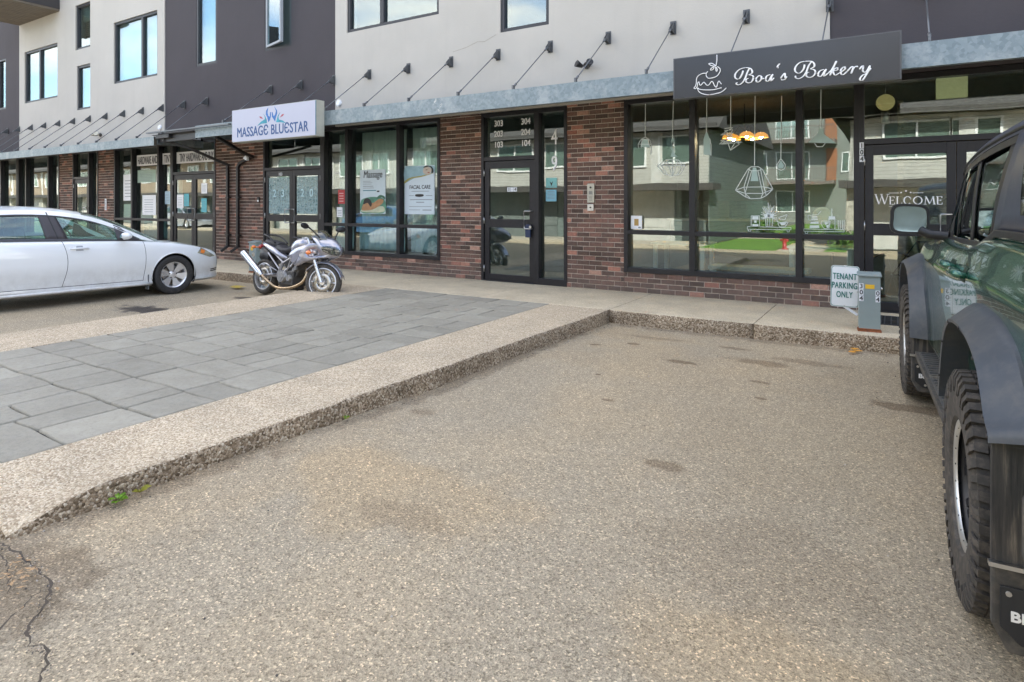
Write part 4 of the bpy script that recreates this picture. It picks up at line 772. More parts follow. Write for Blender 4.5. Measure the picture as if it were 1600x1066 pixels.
filmcard(-11.30,-10.60,1.14,1.96,'patterned film with the digits 2 and 0 on the right 103 door','20',1)
# numbers above and beside the entrance
def decal_text(s,size,x,z,y,label,sx=.85,cat='number decal',m='letter',align='CENTER',name='number_decal',bold=.003):
    o=ctext(s,size,name,m,None,(x,y,z),ext=.0006,sx=sx,align=align,bold=bold); tag(o,label,cat); return o
for s,x,z,l in (('303',-5.98,2.735,'white number 303 above 203 at the top left of the transom glass'),('304',-5.42,2.735,'white number 304 above 204 at the top right of the transom glass'),('203',-5.98,2.55,'white number 203 in the left column between two others on the transom glass'),('204',-5.42,2.55,'white number 204 in the right column between two others on the transom glass'),('103',-5.98,2.36,'white number 103 under 203 at the lower left of the transom glass'),('104',-5.42,2.36,'white number 104 under 204 at the lower right of the transom glass')):
    decal_text(s,.150,x,z,.084,l,bold=.007)
decal_text('4',.36,-4.86,2.36,.084,'large white figure 4 on the sidelight of the entrance',.7)
decal_text('9',.36,-4.86,1.92,.084,'faint large white figure 9 low on the entrance sidelight',.7)
decal_text('103',.10,-11.83,2.0,.006,'white number 103 on the head of the left massage shop door',.9)
t=thing('number_plate','three small number tiles on the entrance door glass','plate',(-5.66,.028,1.575)); mb=MB(); [mb.box(-.10+.068*k,0,0,-.04+.068*k,.002,.075) for k in range(3)]; mb.build('tile',wh,t)
for i,s in enumerate('3-4'): ctext(s,.075,'digit','black',t,(-.07+.068*i,-.001,.012),ext=.0004,bold=.003)
t=thing('number_strip','vertical strip of white tiles reading 104 beside the bakery door','number plate',(-.372,-.0185,1.90)); mb=MB(); [mb.box(-.024,0,.085*k,.024,.003,.085*k+.078) for k in range(3)]; mb.build('tile',wh,t)
for i,s in enumerate('401'): ctext(s,.085,'digit','black',t,(0,-.001,.008+.085*i),ext=.0004,bold=.004,sx=.85)
t,w,h=card('door_notice','upper pale teal notice with a dark emblem on the entrance sidelight','notice',-5.02,-4.81,1.635,1.80,mat('notice teal',(.20,.48,.46),.5),y=.083); blob(t,'emblem',hairm,[(-.03,.11),(0,.08),(.03,.11),(.015,.06),(0,.03),(-.015,.06)],-.001); lines(t,[(-.07,.02,.07,.028)],grey)
t,w,h=card('door_notice','lower pale blue notice full of fine print on the entrance sidelight','notice',-5.02,-4.82,1.405,1.60,mat('notice blue',(.20,.45,.55),.5),y=.083); lines(t,[(-.07,.04+.024*k,.07,.048+.024*k) for k in range(6)],grey)
t,w,h=card('window_sticker','square white sticker with an ochre panel at the lower left of the bakery window','sticker',-3.50,-3.32,.975,1.18,'letter',y=.06); lines(t,[(-.035,.05,.035,.155)],mat('ochre print',(.45,.28,.08),.6)); lines(t,[(.03,.012,.07,.035)],grey)
mb=MB(); mb.box(-.05,-.035,-.11,.05,0,.11); t=thing('door_lockbox','dark blue key lockbox hanging on the entrance door handle','lockbox',(-5.30,-.02,.90)); mb.build('body',mat('lockbox blue',(.015,.03,.08),.4),t,bevel=.01); mb=MB(); mb.cyl((.06,-.03,.07),(.06,-.055,.07),.022,n=14); mb.build('dial','steel',t)
# WELCOME on the bakery door
t=thing('welcome_decal','white WELCOME lettering with stars and rules on the bakery door glass','decal',(.105,.028,1.36))
def serif(mb,S,x0,w,h,th=.014,thin=.006):
    def bar(a,b,r): 
        a=Vector((x0+a[0]*w,0,a[1]*h)); b=Vector((x0+b[0]*w,0,b[1]*h)); d=(b-a).normalized(); p=Vector((-d.z,0,d.x))*r/2
        mb.prism([a-p,b-p,b+p,a+p],(0,.0012,0))
    def sf(x,z,r=.016): mb.prism([(x0+x*w-r,0,z*h-.0025),(x0+x*w+r,0,z*h-.0025),(x0+x*w+r,0,z*h+.0025),(x0+x*w-r,0,z*h+.0025)],(0,.0012,0))
    def arc(cx,cz,rx,rz,a0,a1):
        n=24; A=[];B=[]
        for i in range(n+1):
            a=R(a0+(a1-a0)*i/n); q=thin+(th-thin)*abs(math.cos(a)); A.append((x0+cx*w+rx*w*math.cos(a),0,(cz+rz*math.sin(a))*h)); B.append((x0+cx*w+(rx*w-q)*math.cos(a),0,cz*h+(rz*h-q)*math.sin(a)))
        for i in range(n): mb.prism([A[i],A[i+1],B[i+1],B[i]],(0,.0012,0))
    if S=='W': bar((0,1),(.28,0),th); bar((.28,0),(.52,.95),thin); bar((.46,1),(.74,0),th); bar((.74,0),(1,1),thin); sf(0,1); sf(.48,1); sf(1,1)
    if S in 'EL': bar((.2,0),(.2,1),th); sf(.2,1); bar((.1,.0),(.95,.0),thin); bar((.93,0),(.93,.22),thin)
    if S=='E': bar((.2,1),(.88,1),thin); bar((.88,1),(.88,.8),thin); bar((.2,.52),(.72,.52),thin); bar((.72,.42),(.72,.62),thin)
    if S=='C': arc(.5,.5,.5,.53,45,315); bar((.86,.86),(.86,.62),thin); 
    if S=='O': arc(.5,.5,.5,.53,0,360)
    if S=='M': bar((.1,0),(.18,1),thin); bar((.18,1),(.52,.05),th); bar((.52,.05),(.82,1),thin); bar((.82,1),(.92,0),th); sf(.1,0); sf(.92,0); sf(.17,1,.01); sf(.83,1,.01)
mb=MB(); x=-.325
for S,w,h in (('W',.135,.125),('E',.062,.095),('L',.065,.095),('C',.088,.095),('O',.10,.095),('M',.115,.095),('E',.062,.095)): serif(mb,S,x,w,h); x+=w+.012
mb.build('lettering','letter',t)
mb=MB()
def star(cx,cz,r): mb.prism([(cx+(r if i%2==0 else r*.42)*math.sin(i*PI/5),0,cz+(r if i%2==0 else r*.42)*math.cos(i*PI/5)) for i in range(10)],(0,.0012,0))
star(0,.165,.016); star(-.05,.145,.013); star(.05,.145,.013); star(-.05,-.03,.012); star(.05,-.03,.012); star(0,-.045,.014)
for a,b in ((-.18,-.07),(.07,.18)): mb.box(a,0,.138,b,.0012,.143); mb.box(a,0,-.03,b,.0012,-.025)
mb.build('stars_and_rules','letter',t)
# white lamp and shelf drawings on the bakery glass
dm=mat('window vinyl',(.74,.80,.78),.6,var=.03); df=mat('window vinyl tint',(.42,.56,.52),.6,var=.05)
ND={'cage':'white drawing of a caged dome pendant lamp, leftmost on the bakery window','spindle':'drawing of a turned spindle pendant lamp on the left bakery pane','diamond':'white wire diamond drawing low on the left bakery pane','bell':'drawing of a tall bell pendant lamp at the left of the wide bakery pane',
    'tangle':'scribbled wire tangle pendant drawing on the wide bakery pane','polyhedron':'big white faceted wire cage drawing in the middle of the bakery window','bulb':'small teardrop bulb pendant drawing right of the big wire cage','cone':'drawing of a wide cone pendant lamp on the right bakery pane'}
def dec(key,S,Fl,label,r=.0045,name='pendant_lamp_decal'):
    xs=[p[0] for s in S+Fl for p in s]; zs=[p[1] for s in S+Fl for p in s]; ox,oz=(min(xs)+max(xs))/2,min(zs)
    t=thing(name,label,'window decal',(ox,.098,oz)); mb=MB()
    for s in S:
        for i in range(len(s)-1):
            a=Vector((s[i][0]-ox,0,s[i][1]-oz)); b=Vector((s[i+1][0]-ox,0,s[i+1][1]-oz)); d=b-a
            if d.length<1e-4: continue
            d.normalize(); p=Vector((-d.z,0,d.x))*r; a-=d*r*.5; b+=d*r*.5; mb.prism([a-p,b-p,b+p,a+p],(0,.0008,0))
    mb.build('line_drawing',dm,t)
    if Fl:
        mb=MB(); 
        for s in Fl: mb.prism([(x-ox,.0015,z-oz) for x,z in s],(0,.0008,0))
        mb.build('filled_area',df if 'pendant' in name else dm,t)
for k,(S,Fl) in DECAL.items(): dec(k,S,Fl,ND[k])
dec('s1',SHELF1[0],SHELF1[1],'white shelf drawing with jar, flower vase and stacked cups on the wide bakery pane',.0035,'shelf_decal')
dec('s2',SHELF2[0],SHELF2[1],'white shelf drawing with striped jug, mug and press on the right bakery pane',.0035,'shelf_decal')
# hardware shop banners
bm=mat('banner letter grey',(.07,.07,.09),.6)
for x0,x1,s,l in ((-18.16,-17.05,'HARDWARE AND','white banner reading HARDWARE AND in the middle pane of the hardware shop'),(-16.84,-16.34,'TINY','short white banner reading TINY in the narrow pane of the hardware shop'),(-16.16,-14.37,'TINY HARDWARE AND BUY','long white banner reading TINY HARDWARE AND BUY over the hardware shop doors')):
    t,w,h=card('window_banner',l,'banner',x0,x1,2.42,2.72,'letter',y=.082); ctext(s,.30,'lettering',bm,t,(0,-.002,.045),sx=(2*w-.08)/(len(s)*.205),ext=.0008,bold=.008)
for x0,x1,z0,z1,m,l in ((-18.93,-18.42,1.45,2.2,'letter','white board leaning in the leftmost pane of the hardware shop'),(-18.9,-18.5,1.0,1.35,mat('green poster',(.30,.42,.30),.6),'green framed poster low in the leftmost hardware pane'),(-18.15,-17.2,1.95,2.3,mat('pale green board',(.40,.52,.42),.6),'pale green board under the HARDWARE AND banner'),(-17.9,-17.2,1.05,1.6,'letter','white appliance box standing in the middle hardware pane'),
    (-16.05,-15.75,1.25,1.6,'letter','white paper taped on the left hardware door'),(-15.72,-15.5,1.30,1.62,mat('cyan sheet',(.10,.45,.50),.5),'cyan sheet taped on the left hardware door'),(-14.95,-14.7,1.62,1.88,'letter','white paper high on the right hardware door'),(-14.95,-14.72,1.15,1.5,mat('cyan sheet',(.10,.45,.50),.5),'cyan sheet on the right hardware door'),(-16.75,-16.5,1.35,1.7,mat('pale blue sheet',(.45,.60,.66),.5),'pale blue sheet in the narrow hardware pane')):
    t,w,h=card('window_sheet',l,'notice',x0,x1,z0,z1,m,y=.098 if x1<-16.3 else .03); lines(t,[(-w*.7,h*(.15+.12*k),w*.6,h*(.17+.12*k)) for k in range(6)],grey)
# bakery interior
stone=NT('dark ledger stone'); s1=stone.noise(1,6,.75,vec=stone.scl((2.2,2.2,14))); stone.col(stone.ramp(s1,[(.3,(.10,.08,.05)),(.5,(.36,.29,.19)),(.7,(.62,.52,.38))])); stone.set(rough=.8); stone.bump(s1,.03,1); stone=stone.m
mb=MB(); mb.box(.10,2.6,0,8.4,2.8,2.99); mb.box(.02,2.35,0,.10,2.8,2.99); o=mb.build('stone_clad_wall',stone,BL)
t=thing('wall_lightbox','pale yellowish blank panel behind the glass above the bakery doors','panel',(.58,.22,2.79)); mb=MB(); mb.box(-.16,-.02,-.13,.16,.02,.13); mb.build('panel',mat('lightbox acrylic',(.40,.37,.20),.5,emit=(.55,.50,.25),es=.10),t,bevel=.01)
t=thing('ceiling_lamp','round amber lamp high behind the glass over the bakery door','lamp',(-.12,.55,2.72)); mb=MB(); mb.lathe([(0,0),(0,.10),(.03,.11),(.05,.09),(.05,0)],ax='Y',n=24); mb.build('disc',mat('amber disc',(.30,.25,.10),.5,emit=(.6,.45,.18),es=.11),t); mb=MB(); mb.cyl((0,.02,-.13),(0,.02,-.28),.05,n=12); mb.cyl((0,.02,.1),(0,.02,.27),.006,n=6); mb.build('stem','steel',t)
t=thing('chandelier','glowing amber glass chandelier hanging inside the bakery','chandelier',(-2.1,1.5,2.46))
mb=MB(); mb.cyl((0,0,.12),(0,0,.54),.008,n=6)
for k in range(5): a=2*PI*k/5; mb.tube([(0,0,.12),(.12*math.cos(a),.12*math.sin(a),.19),(.25*math.cos(a),.25*math.sin(a),.06)],.008,6)
mb.build('arm','black',t)
am=mat('amber glass',(.7,.33,.08),.3,emit=(1,.36,.06),es=.32)
for k in range(5): a=2*PI*k/5; mb=MB(); mb.lathe([(.06,.01),(.055,.05),(.02,.10),(-.03,.12),(-.03,.115),(.02,.09),(.05,.04)],c=(.25*math.cos(a),.25*math.sin(a),0),ax='Z',n=18); mb.build('shade',am,t); mb=MB(); mb.ell((.25*math.cos(a),.25*math.sin(a),-.01),(.03,.03,.035),10,6); mb.build('bulb',mat('warm bulb',(1,.8,.5),.3,emit=(1,.72,.45),es=70),t)
def table(x,y,lab,s=1):
    t=thing('cafe_table',lab,'table',(x,y,0)); mb=MB(); mb.box(-.45,-.35,.70,.45,.35,.735); mb.build('tabletop',mat('cafe top',(.50,.58,.50),.35),t,bevel=.006)
    for a,b in ((-.38,-.28),(.38,-.28),(-.38,.28),(.38,.28)): mb=MB(); mb.box(a-.03,b-.03,0,a+.03,b+.03,.70); mb.build('leg',mat('cafe leg',(.50,.58,.58),.4),t)
    return t
table(-2.95,1.0,'pale green cafe table behind the left bakery pane'); table(-.95,1.3,'pale cafe table behind the right bakery pane')
t=thing('window_bench','long pale teal bench along the foot of the wide bakery pane','bench',(-1.75,.75,0)); mb=MB(); mb.box(-.7,-.2,.36,.7,.2,.42); mb.build('seat',mat('bench teal',(.22,.34,.34),.5),t,bevel=.01)
for a in (-.62,.58): mb=MB(); mb.box(a,-.18,0,a+.05,.18,.36); mb.build('leg',mat('bench leg',(.3,.36,.36),.5),t)
t=thing('wall_plate','round pale plate hung on the rear wall of the bakery','plate',(-1.02,2.2,1.16)); mb=MB(); mb.lathe([(0,0),(.01,.10),(-.02,.15),(-.03,.15),(-.005,.1),(-.01,0)],ax='Y',n=28); mb.build('dish',mat('plate glaze',(.32,.36,.30),.4),t)
mb=MB(); mb.box(-.35,.05,-.6,.35,.10,.6); mb.build('board','roomd',t)
t=thing('sales_counter','long dark green sales counter at the back of the bakery','counter',(-2.3,3.9,0)); mb=MB(); mb.box(-1.7,-.3,0,1.3,.3,1.02); mb.build('front',mat('counter green',(.06,.085,.07),.5),t); mb=MB(); mb.box(-1.75,-.36,1.02,1.35,.34,1.07); mb.build('worktop',mat('counter top',(.35,.36,.32),.3),t); mb=MB(); mb.box(-1.5,-.25,1.07,.2,.2,1.42); mb.build('glass_case','glass',t)
t=thing('house_bicycle','dark bicycle with a wicker basket standing just inside the bakery door','bicycle',(.47,1.55,0),R(8))
for c in (-.52,.52):
    mb=MB(); mb.tube([(c+.33*math.cos(2*PI*k/32),0,.34+.33*math.sin(2*PI*k/32)) for k in range(32)],.016,6,closed=True); w_=mb.build('wheel','black',t)
    mb=MB(); [mb.cyl((c,0,.34),(c+.33*math.cos(2*PI*k/14),0,.34+.33*math.sin(2*PI*k/14)),.0015,n=4,cap=False) for k in range(14)]; mb.build('spokes','steel',w_)
mb=MB(); q=[(-.52,0,.34),(-.12,0,.32),(.38,0,.80),(-.22,0,.82),(-.12,0,.32)]
for i in range(4): mb.cyl(q[i],q[i+1],.014,n=8)
mb.cyl((-.52,0,.34),(-.22,0,.82),.009,n=6); mb.cyl((.52,0,.34),(.36,0,.95),.012,n=8); mb.cyl((-.22,0,.80),(-.24,0,.95),.012,n=8); mb.build('frame','black',t)
mb=MB(); mb.tube([(.25,-.26,1.02),(.34,-.15,.98),(.36,0,.96),(.34,.15,.98),(.25,.26,1.02)],.011,6); mb.build('handlebar','steel',t)
mb=MB(); mb.ell((-.25,0,.97),(.13,.08,.03),12,6); mb.build('saddle','black',t); mb=MB(); mb.box(.42,-.15,.78,.62,.15,1.0); mb.build('basket',mat('wicker',(.16,.09,.05),.8,var=.4,scale=40),t,bevel=.02)
# ---------------- vehicles ----------------
M['rubber']=mat('tyre rubber',(.045,.041,.036),.75,var=.2,scale=12,dirt=((.20,.165,.13),.5)); M['wsil']=mat('silver wheel',(.78,.78,.79),.3,.8,var=.05); M['disc']=mat('brake steel',(.30,.28,.26),.35,.9)
def carpaint(name,c,metal=0,rough=.35,dust=.0,flake=0):
    t=NT(name); col=t.ramp(t.noise(1.3,3),[(.3,tuple(x*.97 for x in c)),(.7,tuple(x*1.03 for x in c))])
    if dust:
        xyz=t.N('SeparateXYZ'); t.L(t.obj(),xyz.inputs[0]); mr=t.N('MapRange'); t.L(xyz.outputs[2],mr.inputs[0]); mr.inputs[1].default_value=.62; mr.inputs[2].default_value=.2; mr.inputs[3].default_value=0; mr.inputs[4].default_value=dust
        col=t.mix(t.math('MULTIPLY',mr.outputs[0],t.ramp(t.noise(7,6,.7),[(.3,.35),(.65,1.)])),col,(.25,.22,.18))
    t.col(col); t.set(rough=rough,metal=metal,coat=1,coat_r=.025); return t.m
def wheel(parent,c,side,Rt,Wd,rr,style):
    """axle along X; side=+1 when the outer face looks to +X"""
    s=side; cx,cy,cz=c; h=Wd/2; mb=MB(); mb.X=Matrix.Translation(c)
    P=[(-h*.8,rr*.96),(-h*.8,rr),(h*.72,rr),(h*.80,rr+.012),(h*.74,rr+.002),(h*.66,rr-.012),(h*.30,rr-.03),(-h*.8,rr-.035)]
    mb.lathe([(a*s,r) for a,r in P],n=40,m=1 if style=='suv' else 0)
    if style=='sedan':
        mb.lathe([(s*a,r) for a,r in [(h*.50,0.0),(h*.52,.03),(h*.46,.055),(h*.40,.075)]],n=24)
        for k in range(6):
            T=Matrix.Translation(c)@Matrix.Rotation(2*PI*k/6+.3,4,'X'); mb.X=T; a,b=h*.44*s,h*.60*s
            q=[(a,-.022,.045),(a,.022,.045),(b,.066,rr-.018),(b,-.066,rr-.018)]; mb.prism(q,(-s*.022,0,0))
        for k in range(5): mb.X=Matrix.Translation(c)@Matrix.Rotation(2*PI*k/5,4,'X'); mb.cyl((h*.40*s,0,.058),(h*.50*s,0,.058),.011,n=8,m=1)
    elif style=='suv':
        for k in range(8):
            for d in (-.10,.10):
                mb.X=Matrix.Translation(c)@Matrix.Rotation(2*PI*k/8+d,4,'X'); a,b=h*.35*s,h*.62*s
                mb.prism([(a,-.012,.05),(a,.012,.05),(b,.016,rr-.02),(b,-.016,rr-.02)],(-s*.03,0,0),1)
        mb.X=Matrix.Translation(c); mb.lathe([(s*a,r) for a,r in [(h*.62,0.0),(h*.60,.035),(h*.45,.06),(h*.30,.085)]],n=20,m=1)
        for k in range(20): mb.X=Matrix.Translation(c)@Matrix.Rotation(2*PI*k/20,4,'X'); mb.cyl((h*.74*s,0,rr-.012),(h*.84*s,0,rr-.012),.006,n=6,m=1)
    mb.X=None; wl=mb.build('wheel',['wsil','black'],parent,smooth=35)
    if style=='suv':
        mb=MB(); mb.X=Matrix.Translation(c); mb.lathe([(s*h*.78,rr-.020),(s*h*.85,rr-.014),(s*h*.87,rr+.006),(s*h*.82,rr+.018),(s*h*.70,rr+.016)],n=48); mb.X=None; mb.build('beadlock_ring',mat('machined ring',(.62,.62,.60),.35,.8),wl)
        mb=MB(); mb.X=Matrix.Translation(c); mb.cyl((s*h*.62,0,0),(s*h*.66,0,0),.028,n=16); mb.X=None; mb.build('centre_cap',mat('green cap',(.02,.16,.08),.3),wl)
    mb=MB(); mb.X=Matrix.Translation(c); mb.cyl((-s*h*.1,0,0),(s*h*.02,0,0),rr*.72,n=28); mb.X=None; mb.build('brake_disc','disc',wl)
    mb=MB(); mb.X=Matrix.Translation(c)
    if style=='suv':
        prof=[(-.78,rr),(-.95,rr+.02),(-1.0,rr+.08),(-.98,Rt-.06),(-.90,Rt-.022),(-.70,Rt-.014),(0,Rt-.012),(.70,Rt-.014),(.90,Rt-.022),(.98,Rt-.06),(1.0,rr+.08),(.95,rr+.02),(.78,rr)]
    else: prof=[(-.75,rr),(-.90,rr+.01),(-1.0,rr+.05),(-.98,Rt-.035),(-.88,Rt-.010),(-.6,Rt),(0,Rt+.001),(.6,Rt),(.88,Rt-.010),(.98,Rt-.035),(1.0,rr+.05),(.90,rr+.01),(.75,rr)]
    mb.lathe([(a*h*s,r) for a,r in prof],n=56)
    if style=='suv':
        n=52
        for k in range(n):
            for (x0,x1,ph,sk) in ((-.20,.20,0,.35),(-.62,-.26,.33,-.5),(.26,.62,.66,.5),(-.93,-.67,.1,.3),(.67,.93,.6,-.3)):
                a=2*PI*(k+ph)/n; da=PI/n*(.66 if abs(x0)<.6 else .60); rs=random.Random(k*7+int(x0*10))
                A=[];B=[]
                for (xx,aa) in ((x0,-da),(x1,-da),(x1,da),(x0,da)):
                    a2=a+aa+sk*(xx-(x0+x1)/2)*.13*(1+.0*k); ro=Rt-(.004 if abs(xx)>.9 else 0); 
                    B.append(mb.v((xx*h*s,ro*math.cos(a2),ro*math.sin(a2)))); A.append(mb.v((xx*h*s,(Rt-.02)*math.cos(a2),(Rt-.02)*math.sin(a2))))
                mb.f(B); mb.bridge(A,B,0,False)
            a=2*PI*(k+.6)/n; da=PI/n*(.6 if k%2 else .42)   # shoulder lugs running down the side wall
            for sd in (-1,1):
                lo=Rt-(.085 if k%2 else .065)
                q=[(sd*.93,Rt-.004),(sd*1.015,Rt-.03),(sd*1.03,lo),(sd*.99,lo-.006)]
                A=[mb.v((x_*h*s,r_*math.cos(a-da),r_*math.sin(a-da))) for x_,r_ in q]; B=[mb.v((x_*h*s,r_*math.cos(a+da),r_*math.sin(a+da))) for x_,r_ in q]
                mb.bridge(A,B,0,False,close=False); mb.f(A); mb.f(B)
    mb.X=None; o=mb.build('tyre','rubber' if style=='suv' else 'rubber_clean',wl,smooth=40); return wl
M['rubber_clean']=mat('car tyre rubber',(.022,.021,.021),.7,var=.2,scale=12,dirt=((.10,.09,.075),.25))
class Car:
    def __init__(s,root,paint,T,fside,TS,Ys,arches,seams,doors,crown,nose_cap=True,paint2=None):
        s.r=root; s.T=T; s.f=fside; s.TS=TS; s.arches=arches; s.seams=seams; s.doors=doors; s.crown=crown; s.paint=paint
        ys=set(Ys)
        for (y,bow) in seams: ys={q for q in ys if abs(q-y)>.012}|{y-.0035,y+.0035}
        s.Y=sorted(ys)
    def surf(s,Y,t): return interp(s.T['w'],Y)*interp(s.f,t)
    def X(s,Y,z): 
        zb,zs=interp(s.T['zb'],Y),interp(s.T['zs'],Y); return s.surf(Y,max(0,min(1,(z-zb)/(zs-zb))))
    def ring(s,Y):
        w,zb,zs,cr=interp(s.T['w'],Y),interp(s.T['zb'],Y),interp(s.T['zs'],Y),interp(s.crown,Y); f0=interp(s.f,0); pts=[(0,zb),(w*.5,zb),(w*f0-.03,zb)]
        pts+=[(w*interp(s.f,t),zb+(zs-zb)*t) for t in s.TS]; fe=interp(s.f,1)
        for q in (.02,.06,.14,.28,.46,.64,.82,1): pts.append((w*fe*(1-q),zs+cr*math.sin(q*PI/2)**.8))
        return pts
    def make(s):
        nb=3; nt=len(s.TS); rows=[]
        for Y in s.Y:
            half=s.ring(Y); full=[(x,z) for x,z in half]+[(-x,z) for x,z in half[-2:0:-1]]
            row=[]
            for x,z in full:
                yy=Y
                for (sy,bow) in s.seams: yy+=bow*math.sin(max(0,min(1,(z-.25)/.75))*PI)*math.exp(-((Y-sy)/.22)**2) if bow else 0
                for (ac,az,ar,xm) in s.arches:
                    if abs(x)>xm:
                        d=math.hypot(yy-ac,z-az)
                        if abs(d-ar)<.024: yy=ac+(yy-ac)*ar/d; z=az+(z-az)*ar/d
                row.append(Vector((x,yy,z)))
            rows.append(row)
        n=len(rows[0]); MBs={}
        def put(key,idx,m):
            mb,vm=MBs.setdefault(key,(MB(),{}))
            vs=[]
            for (i,j) in idx:
                if (i,j) not in vm: vm[(i,j)]=mb.v(rows[i][j])
                vs.append(vm[(i,j)])
            mb.f(vs,m,True)
        half=nb+nt+8
        for i in range(len(rows)-1):
            ym=(s.Y[i]+s.Y[i+1])/2; seam=(s.Y[i+1]-s.Y[i])<.008
            for j in range(n):
                j2=(j+1)%n; c=(rows[i][j]+rows[i][j2]+rows[i+1][j]+rows[i+1][j2])/4; skip=False
                for (ac,az,ar,xm) in s.arches:
                    if abs(c.x)>xm and math.hypot(c.y-ac,c.z-az)<ar*.992: skip=True
                if skip: continue
                jj=j if j<half-1 else n-1-j; sideidx=jj-nb
                key,m='body',0
                if 0<=sideidx<nt-1:
                    dn=[k for k,(a,b) in enumerate(s.doors) if a<ym<b]
                    lo=s.TS[sideidx]
                    if seam and lo>=s.T['dt']: m=1
                    elif dn:
                        if abs(lo-s.T['dt'])<1e-6 : m=1
                        elif lo>s.T['dt']: key=('door',dn[0],1 if c.x>0 else -1)
                if key=='body' and m==0 and sideidx<1 and jj<nb: m=1
                put(key,[(i,j),(i,j2),(i+1,j2),(i+1,j)],m)
        mb,vm=MBs['body']
        for i in (0,len(rows)-1): mb.f([mb.v(p) for p in rows[i]],0,True)
        out={}
        for k,(mb,vm) in MBs.items():
            nm='body' if k=='body' else 'door'; out[k]=mb.build(nm,[s.paint,'black'],s.r,smooth=50,weld=(k=='body'))
        # dark wheel housings
        for (ac,az,ar,xm) in s.arches:
            for sx in (1,-1):
                mb=MB(); w=interp(s.T['w'],ac)-.012; A=[];B=[];
                for k in range(25):
                    a=R(-25+230*k/24); r_=ar+.004
                    A.append(mb.v((sx*w*.985,ac+r_*math.cos(a),az+r_*math.sin(a)))); B.append(mb.v((sx*(w-.30),ac+r_*math.cos(a),az+r_*math.sin(a))))
                for k in range(24): mb.f([A[k],A[k+1],B[k+1],B[k]],0,True)
                mb.f(B); mb.build('wheel_housing',mat('wheel well',(.012,.011,.010),.95),s.r)
        return out
    def patch(s,quad,m,name,off=.006,n=8,side=1,parent=None,th=0):
        mb=MB(); (a,b,c,d)=quad; P=[]
        for i in range(n+1):
            row=[]
            for j in range(n+1):
                u,v=i/n,j/n; y=(a[0]*(1-u)+b[0]*u)*(1-v)+(d[0]*(1-u)+c[0]*u)*v; z=(a[1]*(1-u)+b[1]*u)*(1-v)+(d[1]*(1-u)+c[1]*u)*v
                bul=math.sin(PI*u)*math.sin(PI*v)*th; row.append((side*(s.X(y,z)+off+bul),y,z))
            P.append(row)
        mb.grid(P); return mb.build(name,m,parent or s.r)
class House:
    """roof, screens and side glass over a belt line"""
    def __init__(s,root,rail,belt,nA,nB,crown,bul,e,paint,glassm,fr='black'):
        s.r=root; s.rail=smoothpath([(x,y,z) for y,z,x in rail],3); s.belt=belt; s.tab=sorted([(p.y,p.z) for p in s.rail]); s.tabx=sorted([(p.y,p.x) for p in s.rail])
        def lin(T,x):
            if x<=T[0][0]: return T[0][1]
            for i in range(len(T)-1):
                if x<=T[i+1][0]: return T[i][1]+(T[i+1][1]-T[i][1])*(x-T[i][0])/max(1e-6,T[i+1][0]-T[i][0])
            return T[-1][1]
        s.lin=lin; nu=16; keys={'windshield':(0,nA*3),'roof':(nA*3,nB*3),'rear_window':(nB*3,len(s.rail)-1)}
        for k,(i0,i1) in keys.items():
            P=[]
            for i in range(i0,i1+1):
                p=s.rail[i]; f=i/(len(s.rail)-1); b=interp(bul,f); c=interp(crown,f)
                P.append([(u*p.x,p.y+b*(1-u*u),p.z+c*(1-abs(u)**e)) for u in [-1+2*q/nu for q in range(nu+1)]])
            mb=MB(); mb.grid(P); mb.build(k,paint if k=='roof' else glassm,root)
    def pt(s,Y,q,off=.0):
        zr=s.lin(s.tab,Y); xr=s.lin(s.tabx,Y); zb,xb=interp(s.belt[0],Y),interp(s.belt[1],Y); zr=max(zr,zb+.004)
        return (xb+(xr-xb)*q+off+.012*math.sin(PI*q),Y,zb+(zr-zb)*q)
    def strip(s,Y0b,Y1b,Y0t,Y1t,q0,q1,off,m,name,side,n=6,parent=None,nq=5):
        mb=MB(); P=[]
        for i in range(n+1):
            row=[]
            for j in range(nq+1):
                q=q0+(q1-q0)*j/nq; u=i/n; yb=Y0b+(Y1b-Y0b)*u; yt=Y0t+(Y1t-Y0t)*u; x,y,z=s.pt(yb+(yt-yb)*q,q,off); row.append((x*side,y,z))
            P.append(row)
        mb.grid(P); o=mb.build(name,m,parent or s.r); so=o.modifiers.new('t','SOLIDIFY'); so.thickness=.006; so.offset=-1; return o
    def rails(s,wd,off,m,side,name='roof_rail'):
        mb=MB(); P=[]
        for p in s.rail:
            zb=interp(s.belt[0],p.y); xb=interp(s.belt[1],p.y); h=max(.004,p.z-zb); q=max(0,1-wd/h); x0=xb+(p.x-xb)*q
            P.append([(side*(p.x+off*.3),p.y,p.z+.002),(side*((p.x+x0)/2+off+.012*math.sin(PI*(1+q)/2)),p.y,(p.z+zb+(p.z-zb)*q)/2),(side*(x0+off+.012*math.sin(PI*q)),p.y,zb+(p.z-zb)*q)])
        mb.grid(P); return mb.build(name,m,s.r)
def frange(a,b,d): n=max(1,round((b-a)/d)); return [a+(b-a)*i/n for i in range(n+1)]
def seat(root,x,y,z,m,h=.62):
    mb=MB(); mb.box(x-.24,y-.25,z,x+.24,y+.25,z+.14); mb.obox((x,y-.27,z+.36),(.46,.13,h),(R(12),0,0)); mb.obox((x,y-.36,z+.36+h*.5+.05),(.24,.09,.17),(R(12),0,0)); return mb.build('seat',m,root,bevel=.03)
